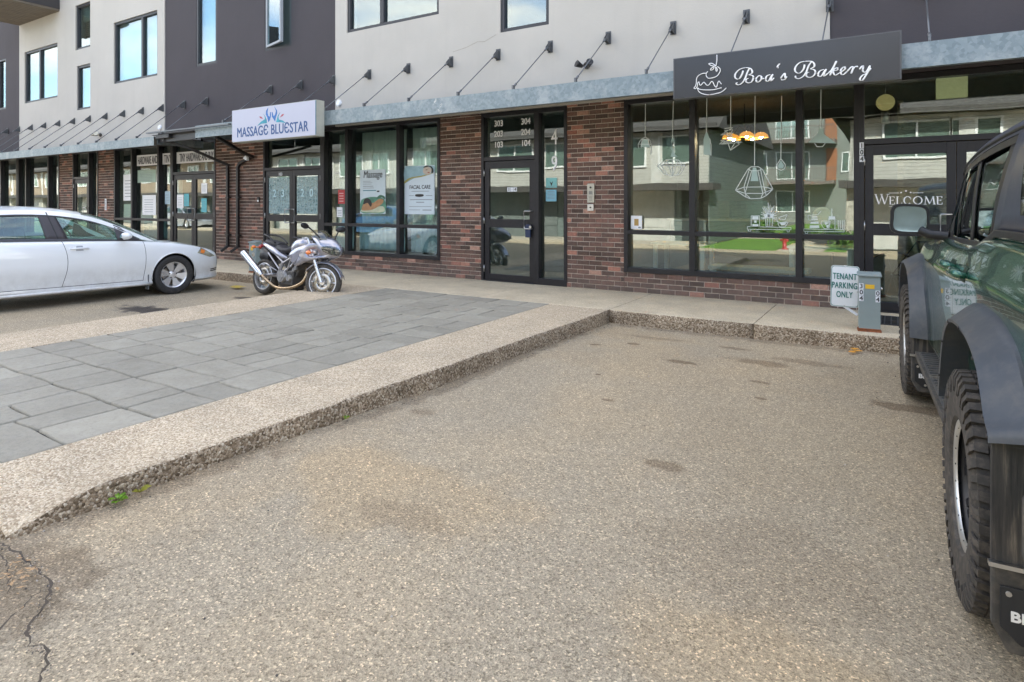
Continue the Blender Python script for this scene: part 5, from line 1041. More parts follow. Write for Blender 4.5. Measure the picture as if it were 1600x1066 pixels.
def sedan(root,paint):
    T={'w':[(-3.86,.40),(-3.82,.62),(-3.68,.78),(-3.4,.86),(-2.8,.905),(-1.5,.915),(0,.905),(.35,.88),(.62,.81),(.83,.70),(.96,.52),(1.035,.32)],
       'zb':[(-3.86,.42),(-3.7,.26),(-3.3,.20),(-2,.185),(.5,.18),(.88,.19),(1.035,.27)],
       'zs':[(-3.86,.80),(-3.75,.93),(-3.5,.975),(-2.9,.975),(-1.8,.955),(-.9,.925),(-.4,.89),(.1,.83),(.45,.765),(.7,.70),(.9,.61),(1.035,.50)],'dt':.125}
    f=[(0,.93),(.06,.985),(.12,.975),(.2,.972),(.45,.995),(.62,1),(.8,.99),(.92,.965),(.97,.945),(1,.915)]
    TS=[0,.03,.06,.10,.125,.135,.17,.21,.25,.29,.33,.37,.41,.45,.49,.53,.57,.61,.65,.70,.75,.80,.85,.90,.94,.97,1]
    ar=.365; arch=[(0,.325,ar,.5),(-2.81,.325,ar,.5)]
    Ys=frange(-3.86,-3.3,.05)+frange(-3.25,-2.35,.03)+frange(-2.3,-.5,.08)+frange(-.45,.45,.03)+frange(.5,1.035,.03)
    C=Car(root,paint,T,f,TS,Ys,arch,[(-.50,.035),(-1.63,.075),(-2.72,-.0)],[(-1.63,-.50),(-2.72,-1.63)],[(-3.8,.01),(-3.4,.03),(-.4,.045),(.3,.055),(.9,.02)])
    out=C.make()
    for sx in (1,-1):
        for (ac,az,r_,_) in arch:
            mb=MB(); mb.tube([(sx*(C.X(ac+r_*math.cos(a),az+r_*math.sin(a))+.001),ac+r_*math.cos(a),az+r_*math.sin(a)) for a in [R(-8+196*k/28) for k in range(29)]],.011,6); mb.build('arch_lip',paint,root)
        mb=MB(); mb.tube([(sx*(C.X(y,.215)+.005),y,.215) for y in frange(-2.42,-.40,.2)],.022,8); mb.build('sill_moulding',paint,root)
        d=out[('door',0,sx)]; d2=out[('door',1,sx)]
        for dd,yh in ((d,-1.40),(d2,-2.5)):
            xh=C.X(yh,.83); mb=MB(); mb.tube([(sx*xh,yh-.12,.832),(sx*(xh+.028),yh-.10,.835),(sx*(xh+.034),yh,.838),(sx*(xh+.028),yh+.10,.835),(sx*xh,yh+.12,.832)],[.008,.012,.013,.012,.008],8); mb.build('handle',paint,dd)
            C.patch([(yh-.05,.80),(yh+.05,.80),(yh+.04,.875),(yh-.04,.875)],mat('handle cup',(.35,.37,.40),.4),'handle_cup',.002,4,sx,dd)
        C.patch([(.40,.665),(.66,.575),(.80,.585),(.50,.755)],mat('headlamp lens',(.42,.40,.30),.08,.3,coat=1,var=.3,scale=14),'headlight',.004,10,sx,th=.012)
        C.patch([(.46,.66),(.56,.64),(.57,.70),(.49,.725)],mat('amber lens',(.80,.22,.03),.15,coat=1,emit=None),'turn_lamp',.012,6,sx,th=.006)
        for z0 in (.315,.345): C.patch([(.70,z0),(.86,z0+.012),(.86,z0+.03),(.68,z0+.018)],'black','bumper_slot',.003,4,sx)
        C.patch([(-3.80,.70),(-3.55,.68),(-3.5,.86),(-3.76,.88)],mat('tail lens',(.35,.01,.012),.12,coat=1),'tail_light',.005,6,sx)
        mb=MB(); mb.box(sx*.80,-.425,.12,sx*.90,-.412,.36); mb.build('mud_flap',mat('mud flap grey',(.12,.13,.14),.7),root)
        mb=MB(); mb.ell((sx*.995,-.80,1.005),(.105,.075,.056),20,12); mb.cyl((sx*.86,-.77,.955),(sx*.93,-.79,.975),.022,n=10); o=mb.build('door_mirror',paint,root,bevel=.008,smooth=60)
        mb=MB(); mb.cyl((sx*.985,-.868,1.005),(sx*.985,-.876,1.005),.030,n=20); mb.build('mirror_glass',mat('mirror silver',(.8,.82,.85),.02,1,var=0),o)
    rail=[(-.30,.90,.80),(-.62,1.06,.755),(-.95,1.215,.70),(-1.30,1.33,.655),(-1.75,1.395,.635),(-2.3,1.40,.63),(-2.85,1.34,.64),(-3.2,1.20,.68),(-3.48,1.04,.75),(-3.58,.985,.79)]
    belt=([(-3.6,.985),(-2.8,.985),(-1.8,.965),(-.9,.93),(-.3,.895)],[(-3.6,.80),(-2.8,.835),(-1.5,.84),(-.8,.835),(-.3,.81)])
    H=House(root,rail,belt,3,7,[(0,.0),(.25,.055),(.6,.06),(1,.0)],[(0,.34),(.33,.12),(.7,-.12),(1,-.22)],2.4,paint,'glass_car')
    for sx in (1,-1):
        H.strip(-3.30,-.70,-3.05,-1.05,0,.93,-.004,'glass_car','side_window',sx,n=14)
        H.rails(.062,.004,paint,sx); 
        mb=MB(); P=[]
        for p in H.rail[7:-6]:
            zb=interp(belt[0],p.y); h=max(.01,p.z-zb); q0=max(0,1-.062/h); q1=max(0,1-.085/h)
            P.append([tuple(Vector(H.pt(p.y,q,.003))*1) for q in (q0,q1)])
        mb.grid([[(x*sx,y,z) for x,y,z in row] for row in P]); mb.build('window_trim','black',root)
        H.strip(-1.80,-1.52,-1.87,-1.66,0,.95,.003,mat('pillar black',(.045,.04,.045),.45),'door_pillar',sx)
        H.strip(-1.655,-1.64,-1.76,-1.745,0,.95,.006,'black','pillar_seam',sx)
        H.strip(-3.58,-3.05,-3.3,-2.80,0,.97,.005,paint,'rear_pillar',sx,n=8)
        H.strip(-.86,-.42,-.88,-.80,0,.97,.004,mat('pillar black',(.045,.04,.045),.45),'mirror_sail',sx)
        H.strip(-3.3,-.36,-3.3,-.36,-.02,.06,.009,mat('belt seal',(.05,.05,.06),.4),'belt_trim',sx,n=20)
        seat(root,sx*.38,-1.72,.48,mat('seat cloth',(.06,.06,.065),.9)); 
    mb=MB(); mb.box(-.65,-3.0,.45,.65,-2.55,.62); mb.obox((0,-3.05,.80),(1.3,.16,.52),(R(18),0,0)); mb.build('rear_bench',mat('seat cloth',(.06,.06,.065),.9),root,bevel=.04)
    mb=MB(); mb.box(-.76,-.95,.60,.76,-.25,.90); mb.build('dashboard','black',root,bevel=.05)
    mb=MB(); T_=Matrix.Translation((-.38,-1.10,.97))@Matrix.Rotation(R(-62),4,'X'); mb.X=T_; mb.tube([(.185*math.cos(2*PI*k/28),.185*math.sin(2*PI*k/28),0) for k in range(28)],.015,8,closed=True); mb.tube([(-.17,0,0),(0,0,-.03),(.17,0,0)],.018,6); mb.cyl((0,0,-.03),(0,0,-.25),.03,n=10); mb.X=None; mb.build('steering_wheel',mat('wheel grey',(.12,.12,.13),.5),root)
    mb=MB(); mb.box(-.38,.80,.36,.38,1.0,.50); mb.build('grille','black',root,bevel=.03)
    for y in (0,-2.81):
        for sx in (1,-1): wheel(root,(sx*.795,y,.322),sx,.326,.215,.215,'sedan')
t=thing('parked_sedan','white four door sedan parked nose-in to the pavement at the far left','car',(-11.16,-3.25,RD+.022),R(-2.2),rx=R(-.5))
sedan(t,carpaint('white sedan paint',(.80,.82,.83),rough=.28,dust=.55))
# ---- the dark green off-roader ----
def offroader():
    root=thing('off_road_car','dark green off-roader with grey hardtop and dusty mud flaps at the right edge','car',(1.19,-6.04,RD+.010),R(3))
    paint=carpaint('dark green paint',(.013,.105,.066),rough=.2,metal=.5,dust=.10)
    T={'w':[(-.96,.78),(-.90,.85),(-.6,.875),(1,.885),(2.2,.885),(3.1,.875),(3.5,.84),(3.72,.76),(3.80,.70)],
       'zb':[(-.96,.62),(-.8,.55),(0,.52),(2.6,.50),(3.4,.58),(3.80,.66)],
       'zs':[(-.96,1.37),(0,1.385),(.55,1.37),(.9,1.325),(2.0,1.30),(2.5,1.255),(3.2,1.215),(3.62,1.17),(3.76,1.12),(3.80,1.08)],'dt':.07}
    f=[(0,.96),(.06,.985),(.15,.985),(.55,1),(.74,1.0),(.80,.995),(.86,.972),(.93,.955),(.975,.94),(1,.915)]
    TS=[0,.03,.07,.08,.12,.16,.20,.24,.28,.32,.36,.40,.44,.48,.52,.56,.60,.64,.68,.72,.75,.78,.81,.84,.87,.90,.93,.96,.98,1]
    ar=.545; arch=[(0,.44,ar,.5),(2.95,.44,ar,.5)]
    Ys=frange(-.96,-.66,.04)+frange(-.63,.63,.035)+frange(.7,2.3,.08)+frange(2.34,3.56,.035)+frange(3.6,3.80,.03)
    C=Car(root,paint,T,f,TS,Ys,arch,[(.56,0),(1.02,0),(2.02,0),(2.45,0)],[(1.02,2.02),(.56,1.02)],[(-.96,.0),(1.9,.0),(2.3,.035),(3.7,.03),(3.8,.0)])
    out=C.make()
    fl=mat('flare plastic',(.046,.054,.066),.42,var=.12,scale=7,dirt=((.15,.14,.125),.30)); dusty=mat('dusty black plastic',(.05,.048,.045),.65,var=.35,scale=9,dirt=((.17,.145,.115),.5))
    def streak():
        t=NT('mud streaked plastic'); n=t.noise(1,6,.7,vec=t.scl((38,9,2.2))); c=t.ramp(n,[(.38,(.028,.028,.028)),(.52,(.06,.055,.05)),(.66,(.20,.17,.135)),(.8,(.33,.29,.24))]); c=t.mix(t.ramp(t.noise(5,4),[(.4,0.),(.7,.6)]),c,(.035,.034,.033)); t.col(c); t.set(rough=.6); t.bump(n,.003); return t.m
    mud=streak()
    for yc in (0,2.95):
        for sx in (-1,1):
            lip=[(-.60,.80 if yc==0 else .56),(-.585,.83 if yc==0 else .70),(-.52,.86),(-.38,.985),(-.15,1.045),(.15,1.05),(.36,1.01),(.52,.90),(.62,.74),(.665,.66),(.68,.60)]
            L_=smoothpath([(0,a+yc,b) for a,b in lip],4); cy,cz=yc+.03,.50; P=[]
            for p in L_:
                d=Vector((0,p.y-cy,p.z-cz)); q=d*1.13+Vector((0,cy,cz)); q2=d*1.10+Vector((0,cy,cz)); q3=d*1.03+Vector((0,cy,cz)); e=d*.975+Vector((0,cy,cz)); 
                b_=max(.86,C.X(q.y,min(q.z,1.2)))
                P.append([(sx*(b_-.015),q.y,q.z),(sx*(b_+.012),q.y,q.z),(sx*(b_+.035),q2.y,q2.z),(sx*.965,q3.y,q3.z),(sx*.985,p.y,p.z),(sx*.982,e.y,e.z),(sx*.93,e.y,e.z),(sx*.80,e.y,e.z)])
            mb=MB(); mb.grid(P); wf_=mb.build('wheel_flare',fl,root,smooth=38)
            mb=MB()
            for k in range(3,len(L_)-3,5): p=L_[k]; d=Vector((0,p.y-cy,p.z-cz)); q=d*.985+Vector((0,cy,cz)); mb.cyl((sx*.980,q.y,q.z),(sx*.987,q.y,q.z),.007,n=8)
            mb.build('flare_fasteners','black',wf_)
            # mud flap with its badge panel
            yf=yc-.575; 
            mb=MB(); 
            mb.prism([(sx*.66,yf,.36),(sx*.66,yf,.86),(sx*.93,yf-.01,.86),(sx*.975,yf-.01,.80 if yc==0 else .6),(sx*.975,yf,.36)],(0,.014,0)); mf=mb.build('mud_flap',mud,root,bevel=.004)
            mb=MB(); mb.prism([(sx*.66,yf-.016,.43),(sx*.975,yf-.016,.43),(sx*.975,yf-.016,.25),(sx*.935,yf-.016,.17),(sx*.70,yf-.016,.17),(sx*.66,yf-.016,.24)],(0,.03,0)); mb.build('flap_panel',dusty,mf,bevel=.008)
            mb=MB(); mb.prism([(sx*.70,yf-.0235,.375),(sx*.955,yf-.0235,.375),(sx*.955,yf-.0235,.25),(sx*.905,yf-.0235,.205),(sx*.73,yf-.0235,.205),(sx*.70,yf-.0235,.25)],(0,.006,0)); mb.build('badge_plate',mat('badge black',(.02,.022,.026),.35),mf,bevel=.002)
            ctext('BRONCO',.042,'badge_lettering','letter',mf,(sx*.832,yf-.0242,.275),ext=.0008,sx=1.1,off=.0015)
            for a,b in ((.722,.355),(.935,.355),(.75,.225),(.89,.225)): mb=MB(); mb.cyl((sx*a,yf-.022,b),(sx*a,yf-.028,b),.008,n=10); mb.build('rivet','steel',mf)
            mb=MB(); mb.box(sx*.66,yf-.022,.425,sx*.982,yf-.0,.438); mb.build('clamp_strip','steel',mf)
            wheel(root,(sx*.850,yc,.438),sx,.438,.285,.235,'suv')
    for sx in (-1,1):
        mb=MB(); mb.box(sx*.79,.66,.435,sx*.955,2.30,.475); mb.box(sx*.80,.72,.478,sx*.94,2.22,.486,1)
        for k in range(24): mb.box(sx*.81,.75+k*.062,.486,sx*.93,.77+k*.062,.492,1)
        for y in (.9,1.5,2.1): mb.box(sx*.72,y-.03,.44,sx*.80,y+.03,.56)
        mb.build('step_board',[dusty,mat('step tread',(.06,.06,.06),.6,dirt=((.2,.17,.13),.5))],root,bevel=.006)
        for k,yh in ((0,1.20),(1,.70)):
            d=out[('door',k,sx)]; xh=C.X(yh,1.19)
            mb=MB(); mb.tube([(sx*xh,yh-.105,1.19),(sx*(xh+.03),yh-.10,1.195),(sx*(xh+.045),yh-.05,1.20),(sx*(xh+.045),yh+.05,1.20),(sx*(xh+.03),yh+.09,1.195),(sx*xh,yh+.10,1.19)],[.012,.019,.022,.022,.019,.012],10); mb.build('handle',paint,d)
            C.patch([(yh-.08,1.155),(yh+.08,1.155),(yh+.07,1.225),(yh-.07,1.225)],mat('handle recess',(.006,.03,.02),.4),'handle_cup',.002,4,sx,d)
        # mirror on a stout arm
        mb=MB(); mb.tube([(sx*.80,1.93,1.315),(sx*.90,1.95,1.325),(sx*.95,1.97,1.35)],[.032,.028,.03],10)
        q=smoothpath([(sx*.90,2.0,1.34),(sx*.885,2.0,1.42),(sx*.90,2.0,1.505),(sx*1.0,2.0,1.525),(sx*1.115,2.0,1.515),(sx*1.135,2.0,1.43),(sx*1.125,2.0,1.34),(sx*1.0,2.0,1.325)],4,True)
        c0=Vector((sx*1.0,2.0,1.425)); q=[Vector((sx*(1.0+(abs(p.x)-1.0)*.88),p.y,p.z)) for p in q]; rows=[]
        for dy,sc in ((-.035,1.0),(0,1.02),(.05,.97),(.09,.85),(.115,.6),(.12,.2)): rows.append([mb.v(c0+(p-c0)*sc+Vector((0,dy,0))) for p in q])
        rows.insert(0,[mb.v(c0+(p-c0)*.86+Vector((0,-.035,0))) for p in q]); rows.insert(0,[mb.v(c0+(p-c0)*.83+Vector((0,-.018,0))) for p in q])
        for a in range(len(rows)-1): mb.bridge(rows[a],rows[a+1])
        mb.f(rows[0]); mb.f(rows[-1]); o=mb.build('door_mirror',mat('mirror shell',(.012,.013,.015),.45),root,smooth=45)
        mb=MB(); mb.poly([c0+(p-c0)*.84+Vector((0,-.026+.02*(p.x-c0.x)*sx,0)) for p in q]); mb.build('mirror_glass',mat('mirror silver blue',(.24,.35,.44),.02,1,var=0),o)
    # bumpers, grille, lamps, hood trim, tailgate and spare
    mb=MB(); mb.box(-.93,3.72,.52,.93,3.88,.74); mb.box(-.78,3.70,.40,.78,3.80,.52); mb.build('front_bumper',dusty,root,bevel=.03)
    mb=MB(); mb.box(-.93,-1.08,.54,.93,-.90,.80); mb.box(-.925,-.96,.50,-.72,-.68,.72); mb.box(.72,-.96,.50,.925,-.68,.72); mb.build('rear_bumper',mud,root,bevel=.03)
    mb=MB(); mb.box(-.72,3.78,.82,.72,3.83,1.06); mb.build('grille',mat('grille grey',(.05,.05,.055),.5),root,bevel=.015)
    for sx in (-1,1):
        mb=MB(); mb.cyl((sx*.58,3.82,.94),(sx*.58,3.85,.94),.10,n=24); mb.build('headlight',mat('clear lamp',(.6,.62,.64),.1,.4,coat=1),root)
        mb=MB(); mb.box(sx*.74,-.985,.90,sx*.86,-.94,1.28); mb.build('tail_light',mat('tail lens',(.35,.01,.012),.12,coat=1),root,bevel=.015)
        mb=MB(); mb.cyl((sx*.70,3.30,1.25),(sx*.70,3.55,1.215),.018,n=8); mb.build('trail_sight','black',root)
    mb=MB(); mb.box(-.62,-.975,.62,.62,-.955,1.33); mb.build('tailgate',paint,root,bevel=.01)
    mb=MB(); mb.X=Matrix.Translation((.05,-1.12,1.05))@Matrix.Rotation(R(90),4,'Z'); mb.lathe([(-.12,.235),(-.14,.30),(-.13,.40),(-.09,.435),(.09,.435),(.13,.40),(.14,.30),(.12,.235),(.05,.2),(.05,0)],n=40); mb.X=None; mb.build('spare_wheel','rubber',root)
    rail=[(2.02,1.315,.775),(1.90,1.46,.76),(1.76,1.62,.742),(1.64,1.735,.735),(1.45,1.79,.742),(.9,1.835,.750),(.2,1.855,.752),(-.5,1.85,.752),(-.86,1.82,.75),(-.91,1.60,.745),(-.94,1.38,.765)]
    belt=([(-.96,1.40),(0,1.405),(.42,1.395),(.60,1.335),(.9,1.325),(2.02,1.305)],[(-.96,.775),(1,.80),(2.02,.785)])
    top=mat('hardtop satin blue grey',(.045,.052,.078),.38,var=.06)
    H=House(root,rail,belt,3,8,[(0,.0),(.3,.05),(.42,.082),(.8,.082),(1,.0)],[(0,.16),(.3,.06),(.5,0),(1,-.03)],4.5,top,'glass_dark')
    for sx in (-1,1):
        H.strip(-.95,1.98,-.9,1.66,0,.97,-.006,'glass_dark','side_window',sx,n=20)
        H.rails(.05,.012,top,sx)
        mb=MB(); P=[]
        for p in H.rail[1:-2]:
            zb=interp(belt[0],p.y); h=max(.01,p.z-zb); q0=max(0,1-.052/h); q1=max(0,1-.085/h); P.append([H.pt(p.y,q,.010) for q in (q0,(q0+q1)/2,q1)])
        mb.grid([[(x*sx,y,z) for x,y,z in row] for row in P]); mb.build('window_trim','black',root)
        mb=MB(); mb.tube([(sx*(p.x+.018),p.y,p.z-.03) for p in H.rail[9:-5]],.008,6); mb.build('drip_rail','blackm',root)
        H.strip(.98,1.06,.98,1.06,0,.96,.004,'black','door_pillar',sx); H.strip(1.60,1.63,1.56,1.59,0,.93,.003,'black','window_divider',sx)
        H.strip(-.95,.45,-.92,.10,0,.99,.012,top,'hardtop_side',sx,n=10); H.strip(.44,.56,.09,.22,0,.96,.006,'black','rear_pillar',sx)
        H.strip(-.78,-.05,-.74,-.05,.18,.82,.016,'glass_dark','quarter_window',sx,n=8)
        H.strip(-.95,2.0,-.95,2.0,-.03,.04,.012,'black','belt_trim',sx,n=20); H.strip(1.78,2.0,1.76,1.80,0,.5,.006,'black','mirror_sail',sx)
        for y in (.15,1.10): seat(root,sx*.38,y,.80,mat('dark leather',(.02,.02,.02),.6))
    mb=MB(); mb.box(-.74,1.55,.95,.74,2.05,1.28); mb.build('dashboard','black',root,bevel=.05)
    mb=MB(); mb.X=Matrix.Translation((-.38,1.42,1.25))@Matrix.Rotation(R(-65),4,'X'); mb.tube([(.18*math.cos(2*PI*k/28),.18*math.sin(2*PI*k/28),0) for k in range(28)],.015,8,closed=True); mb.tube([(-.17,0,0),(0,0,-.03),(.17,0,0)],.018,6); mb.X=None; mb.build('steering_wheel','black',root)
    mb=MB(); mb.box(-.70,-.80,.56,.70,3.4,.62); mb.cyl((-.7,0,.44),(.7,0,.44),.05); mb.cyl((-.7,2.95,.44),(.7,2.95,.44),.05); mb.build('underbody',mat('underbody black',(.015,.014,.013),.9),root)
offroader()
# ---- motorcycle ----
def motorcycle():
    t=thing('motorcycle','silver half-faired sport motorcycle leaning on its stand by the pavement edge','motorcycle',(-9.0,-2.47,RD+.012),R(-1),rx=R(-7))
    sil=carpaint('silver motorcycle paint',(.38,.38,.43),metal=.6,rough=.25); dark=mat('engine dark',(.10,.095,.09),.45,.5,var=.3,scale=20); eng=mat('engine alloy',(.40,.39,.38),.35,.7,var=.25,scale=25); blk='black'; lens=mat('orange lens',(.85,.20,.02),.2,coat=1); fr=mat('alloy frame',(.36,.36,.38),.35,.8)
    def bw(x,y,rz,W,R_=.305,rr=.225):
        mb=MB(); T=Matrix.Translation((x,y,R_))@Matrix.Rotation(rz,4,'Z'); mb.X=T
        mb.lathe([(-W*.36,rr),(-W*.40,rr-.012),(0,rr-.03),(W*.40,rr-.012),(W*.36,rr)],ax='Y',n=36,m=0)
        mb.lathe([(-W*.41,rr-.002),(-W*.42,rr-.014)],ax='Y',n=36,m=1); mb.lathe([(W*.41,rr-.002),(W*.42,rr-.014)],ax='Y',n=36,m=1)
        for k in range(6): 
            a=2*PI*k/6; c=Vector((math.cos(a),0,math.sin(a))); mb.cyl(c*.03+Vector((0,.0,0)),c*(rr-.02),.018,.013,n=8,m=0)
        mb.cyl((0,-.055,0),(0,.055,0),.042,n=16,m=0)
        w_=mb.build('wheel',['wsil','white'],t,smooth=40)
        mb=MB(); mb.X=T; mb.lathe([(-W*.36,rr),(-W*.46,rr+.02),(-W*.48,R_-.045),(-W*.36,R_-.015),(0,R_),(W*.36,R_-.015),(W*.48,R_-.045),(W*.46,rr+.02),(W*.36,rr)],ax='Y',n=44); mb.build('tyre','rubber',w_)
        mb=MB(); mb.X=T
        for s in (-1,1):
            mb.lathe([(s*.062,.075),(s*.066,.075),(s*.066,.145),(s*.062,.145)],ax='Y',n=32,closed=True)
            for k in range(6): a=2*PI*k/6; mb.cyl((.035*math.cos(a),s*.05,.035*math.sin(a)),(.085*math.cos(a+.3),s*.063,.085*math.sin(a+.3)),.007,n=6)
        mb.build('brake_disc',mat('disc steel',(.55,.52,.46),.3,.9),w_); return w_
    bw(0,0,0,.17); SA=R(24); bw(1.43,0,SA,.12,.298)
    F=Matrix.Translation((1.43,0,.298))@Matrix.Rotation(SA,4,'Z'); rake=Vector((-.40,0,.92)).normalized()
    mb=MB(); mb.X=F
    for s in (-1,1): a=Vector((0,s*.095,0)); mb.cyl(a,a+rake*.36,.028,.026,n=12); mb.cyl(a+rake*.36,a+rake*.72,.020,n=12)
    mb.box(-.19,-.12,.44,-.13,.12,.48); mb.X=None; mb.build('fork','wsil',t,smooth=40)
    mb=MB(); mb.X=F
    for s in (-1,1): mb.obox((-.06,s*.075,.09),(.05,.03,.10),(0,R(-20),0))
    mb.X=None; mb.build('brake_caliper',mat('caliper gold grey',(.22,.19,.14),.4,.6),t,bevel=.006)
    mb=MB(); mb.X=F; P=[]
    for k in range(14):
        a=R(15+135*k/13); r_=.335; P.append([(r_*math.cos(a)-.01,y,r_*math.sin(a)-(abs(y)/.07)**2*.03) for y in (-.075,-.06,-.03,0,.03,.06,.075)])
    mb.grid(P); mb.X=None; o=mb.build('front_fender',sil,t); m_=o.modifiers.new('s','SOLIDIFY'); m_.thickness=.006
    # frame, swingarm, engine
    mb=MB()
    for s in (-1,1):
        y=s*.155
        for a,b,r_ in (((1.02,y*.55,.80),(.60,y,.55),.019),((1.0,y*.55,.70),(.66,y,.42),.019),((.90,y*.7,.72),(.80,y,.50),.014),((.78,y*.9,.66),(.72,y,.44),.013),((.60,y,.56),(.50,y,.36),.026),((.50,y,.36),(.56,y*.9,.24),.024),((.60,y,.56),(.35,y*.8,.68),.014),((.35,y*.8,.68),(.02,y*.6,.80),.013),((.52,y,.45),(.15,y*.8,.70),.013)): mb.cyl(a,b,r_,n=8)
    mb.build('frame',fr,t,smooth=40)
    mb=MB()
    for s in (-1,1): mb.tube([(.52,s*.11,.34),(.30,s*.125,.345),(0,s*.125,.305)],[.035,.032,.024],8)
    mb.build('swingarm',fr,t,smooth=50)
    mb=MB(); mb.box(.50,-.15,.20,.86,.15,.44); mb.obox((.84,0,.50),(.22,.20,.26),(0,R(28),0)); mb.obox((.66,0,.56),(.20,.20,.24),(0,R(-40),0)); mb.box(.52,-.12,.13,.84,.12,.21); mb.build('engine',dark,t,bevel=.02)
    mb=MB(); 
    for s in (-1,1): mb=MB(); mb.cyl((.62,s*.15,.34),(.62,s*.195,.34),.105,.09,n=24); mb.cyl((.79,s*.15,.32),(.79,s*.185,.32),.055,.045,n=18); mb.cyl((.62,s*.195,.34),(.62,s*.205,.34),.055,n=18); mb.build('engine_cover',eng,t,smooth=40)
    mb=MB()
    for k in range(6): mb.obox((.80+.03*k,0,.42+.026*k),(.012,.27,.16),(0,R(28),0))
    mb.build('cooling_fins',eng,t)
    mb=MB(); mb.box(.93,-.16,.46,.97,.16,.72); mb.build('radiator',dark,t)
    # exhaust
    mb=MB(); mb.tube(smoothpath([(1.05,-.06,.50),(1.13,-.09,.42),(1.08,-.13,.27),(.85,-.17,.17),(.55,-.19,.155),(.30,-.20,.25),(.10,-.21,.36)],5),.024,10); mb.build('exhaust_pipe',mat('exhaust bronze',(.42,.32,.21),.25,.9,var=.25,scale=12),t)
    mb=MB(); a=Vector((.10,-.215,.36)); b=Vector((-.36,-.235,.665)); mb.cyl(a,b,.056,.060,n=20); mb.cyl(b,b+(b-a).normalized()*.02,.060,.048,n=20); mb.cyl(a,a-(b-a).normalized()*.07,.056,.03,n=20); mb.build('muffler',mat('brushed muffler',(.66,.66,.68),.22,.95),t,smooth=40)
    # bodywork: tank, seat, tail
    def body(rows,m,name,nn=14,pw=.75):
        mb=MB(); V=[]
        for (x,z0,z1,w,tx) in rows:
            cz=(z0+z1)/2; h=(z1-z0)/2; V.append([mb.v((x+tx*math.sin(2*PI*k/nn),w*math.copysign(abs(math.cos(2*PI*k/nn))**pw,math.cos(2*PI*k/nn)),cz+h*math.copysign(abs(math.sin(2*PI*k/nn))**pw,math.sin(2*PI*k/nn)))) for k in range(nn)])
        for i in range(len(V)-1): mb.bridge(V[i],V[i+1])
        mb.f(V[0]); mb.f(V[-1]); return mb.build(name,m,t,smooth=55)
    body([(.66,.72,.84,.09,0),(.74,.70,.92,.14,0),(.86,.72,.975,.17,0),(1.0,.76,.975,.165,0),(1.10,.80,.94,.12,0),(1.14,.84,.90,.06,0)],sil,'fuel_tank')
    mb=MB(); mb.cyl((.93,0,.97),(.93,0,.99),.038,n=18); mb.build('fuel_cap','steel',t)
    body([(.28,.76,.86,.09,0),(.36,.73,.845,.13,0),(.50,.71,.80,.15,0),(.60,.71,.80,.14,0),(.70,.73,.86,.10,0),(.74,.76,.84,.07,0)],mat('seat vinyl',(.035,.033,.036),.6),'rider_seat')
    body([(-.06,.86,.92,.05,0),(.0,.86,.925,.10,0),(.14,.83,.915,.12,0),(.26,.80,.90,.12,0),(.34,.80,.87,.10,0)],mat('seat vinyl',(.035,.033,.036),.6),'pillion_seat')
    body([(-.16,.84,.88,.03,0),(-.10,.80,.885,.075,0),(.05,.76,.865,.125,0),(.25,.68,.82,.155,0),(.42,.63,.75,.165,0),(.55,.60,.70,.15,0),(.62,.60,.66,.11,0)],sil,'tail_fairing')
    mb=MB(); mb.tube(smoothpath([(.30,-.12,.87),(.14,-.13,.96),(-.02,-.11,1.00),(-.11,0,1.0),(-.02,.11,1.00),(.14,.13,.96),(.30,.12,.87)],4),.013,8); mb.build('grab_rail',blk,t)
    body([(-.20,.60,.66,.04,0),(-.14,.56,.80,.08,0),(-.02,.58,.78,.09,0),(.12,.55,.72,.10,0)],blk,'rear_mudguard'); mb=MB(); mb.ell((-.21,0,.79),(.035,.07,.045),12,8); mb.build('tail_light',mat('tail lens',(.35,.01,.012),.12,coat=1),t)
    # side panels in front (left, right) and nose
    for s in (-1,1):
        pr=[(.78,.70),(.90,.79),(1.10,.85),(1.30,.90),(1.50,.88),(1.64,.80),(1.62,.70),(1.42,.66),(1.22,.60),(1.02,.52),(.94,.53),(.84,.62)]
        mb=MB(); P=smoothpath([(x,0,z) for x,z in pr],3,True); cx,cz=1.2,.73; rows=[]
        for q,yy in ((1.0,.165),(.97,.185),(.85,.205),(.5,.215),(.12,.218)): rows.append([mb.v((cx+(p.x-cx)*q,s*(yy+.03*max(0,(1.0-abs(p.x-1.05)))-.11*max(0,p.x-1.25)/.4),cz+(p.z-cz)*q)) for p in P])
        for i in range(len(rows)-1): mb.bridge(rows[i],rows[i+1])
        mb.f(rows[-1]); pn=mb.build('side_fairing',sil,t,smooth=60)
        mb=MB(); Q=smoothpath([(.90,0,.60),(.98,0,.72),(1.08,0,.76),(1.06,0,.66),(.98,0,.58)],4,True); mb.prism([(p.x,s*.243,p.z) for p in Q],(0,-s*.01,0)); mb.build('air_duct',mat('duct grey',(.22,.22,.25),.5),pn)
        mb=MB(); mb.ell((1.30,s*.245,.745),(.055,.03,.035),14,8); mb.build('indicator',lens,t)
        mb=MB(); mb.cyl((-.16,s*.06,.78),(-.18,s*.15,.78),.009,n=6); mb.ell((-.18,s*.18,.78),(.03,.04,.028),12,8); mb.build('indicator',lens,t)
        # mirrors
        mb=MB(); mb.tube([(1.42,s*.15,.98),(1.36,s*.24,1.08),(1.32,s*.30,1.13)],.011,8); mb.X=Matrix.Translation((1.30,s*.36,1.15))@Matrix.Rotation(R(-14*s),4,'Z')@Matrix.Rotation(R(8*s),4,'X'); mb.ell((0,0,0),(.035,.095,.045),18,10); mb.X=None; mb.build('mirror',blk,t,smooth=60)
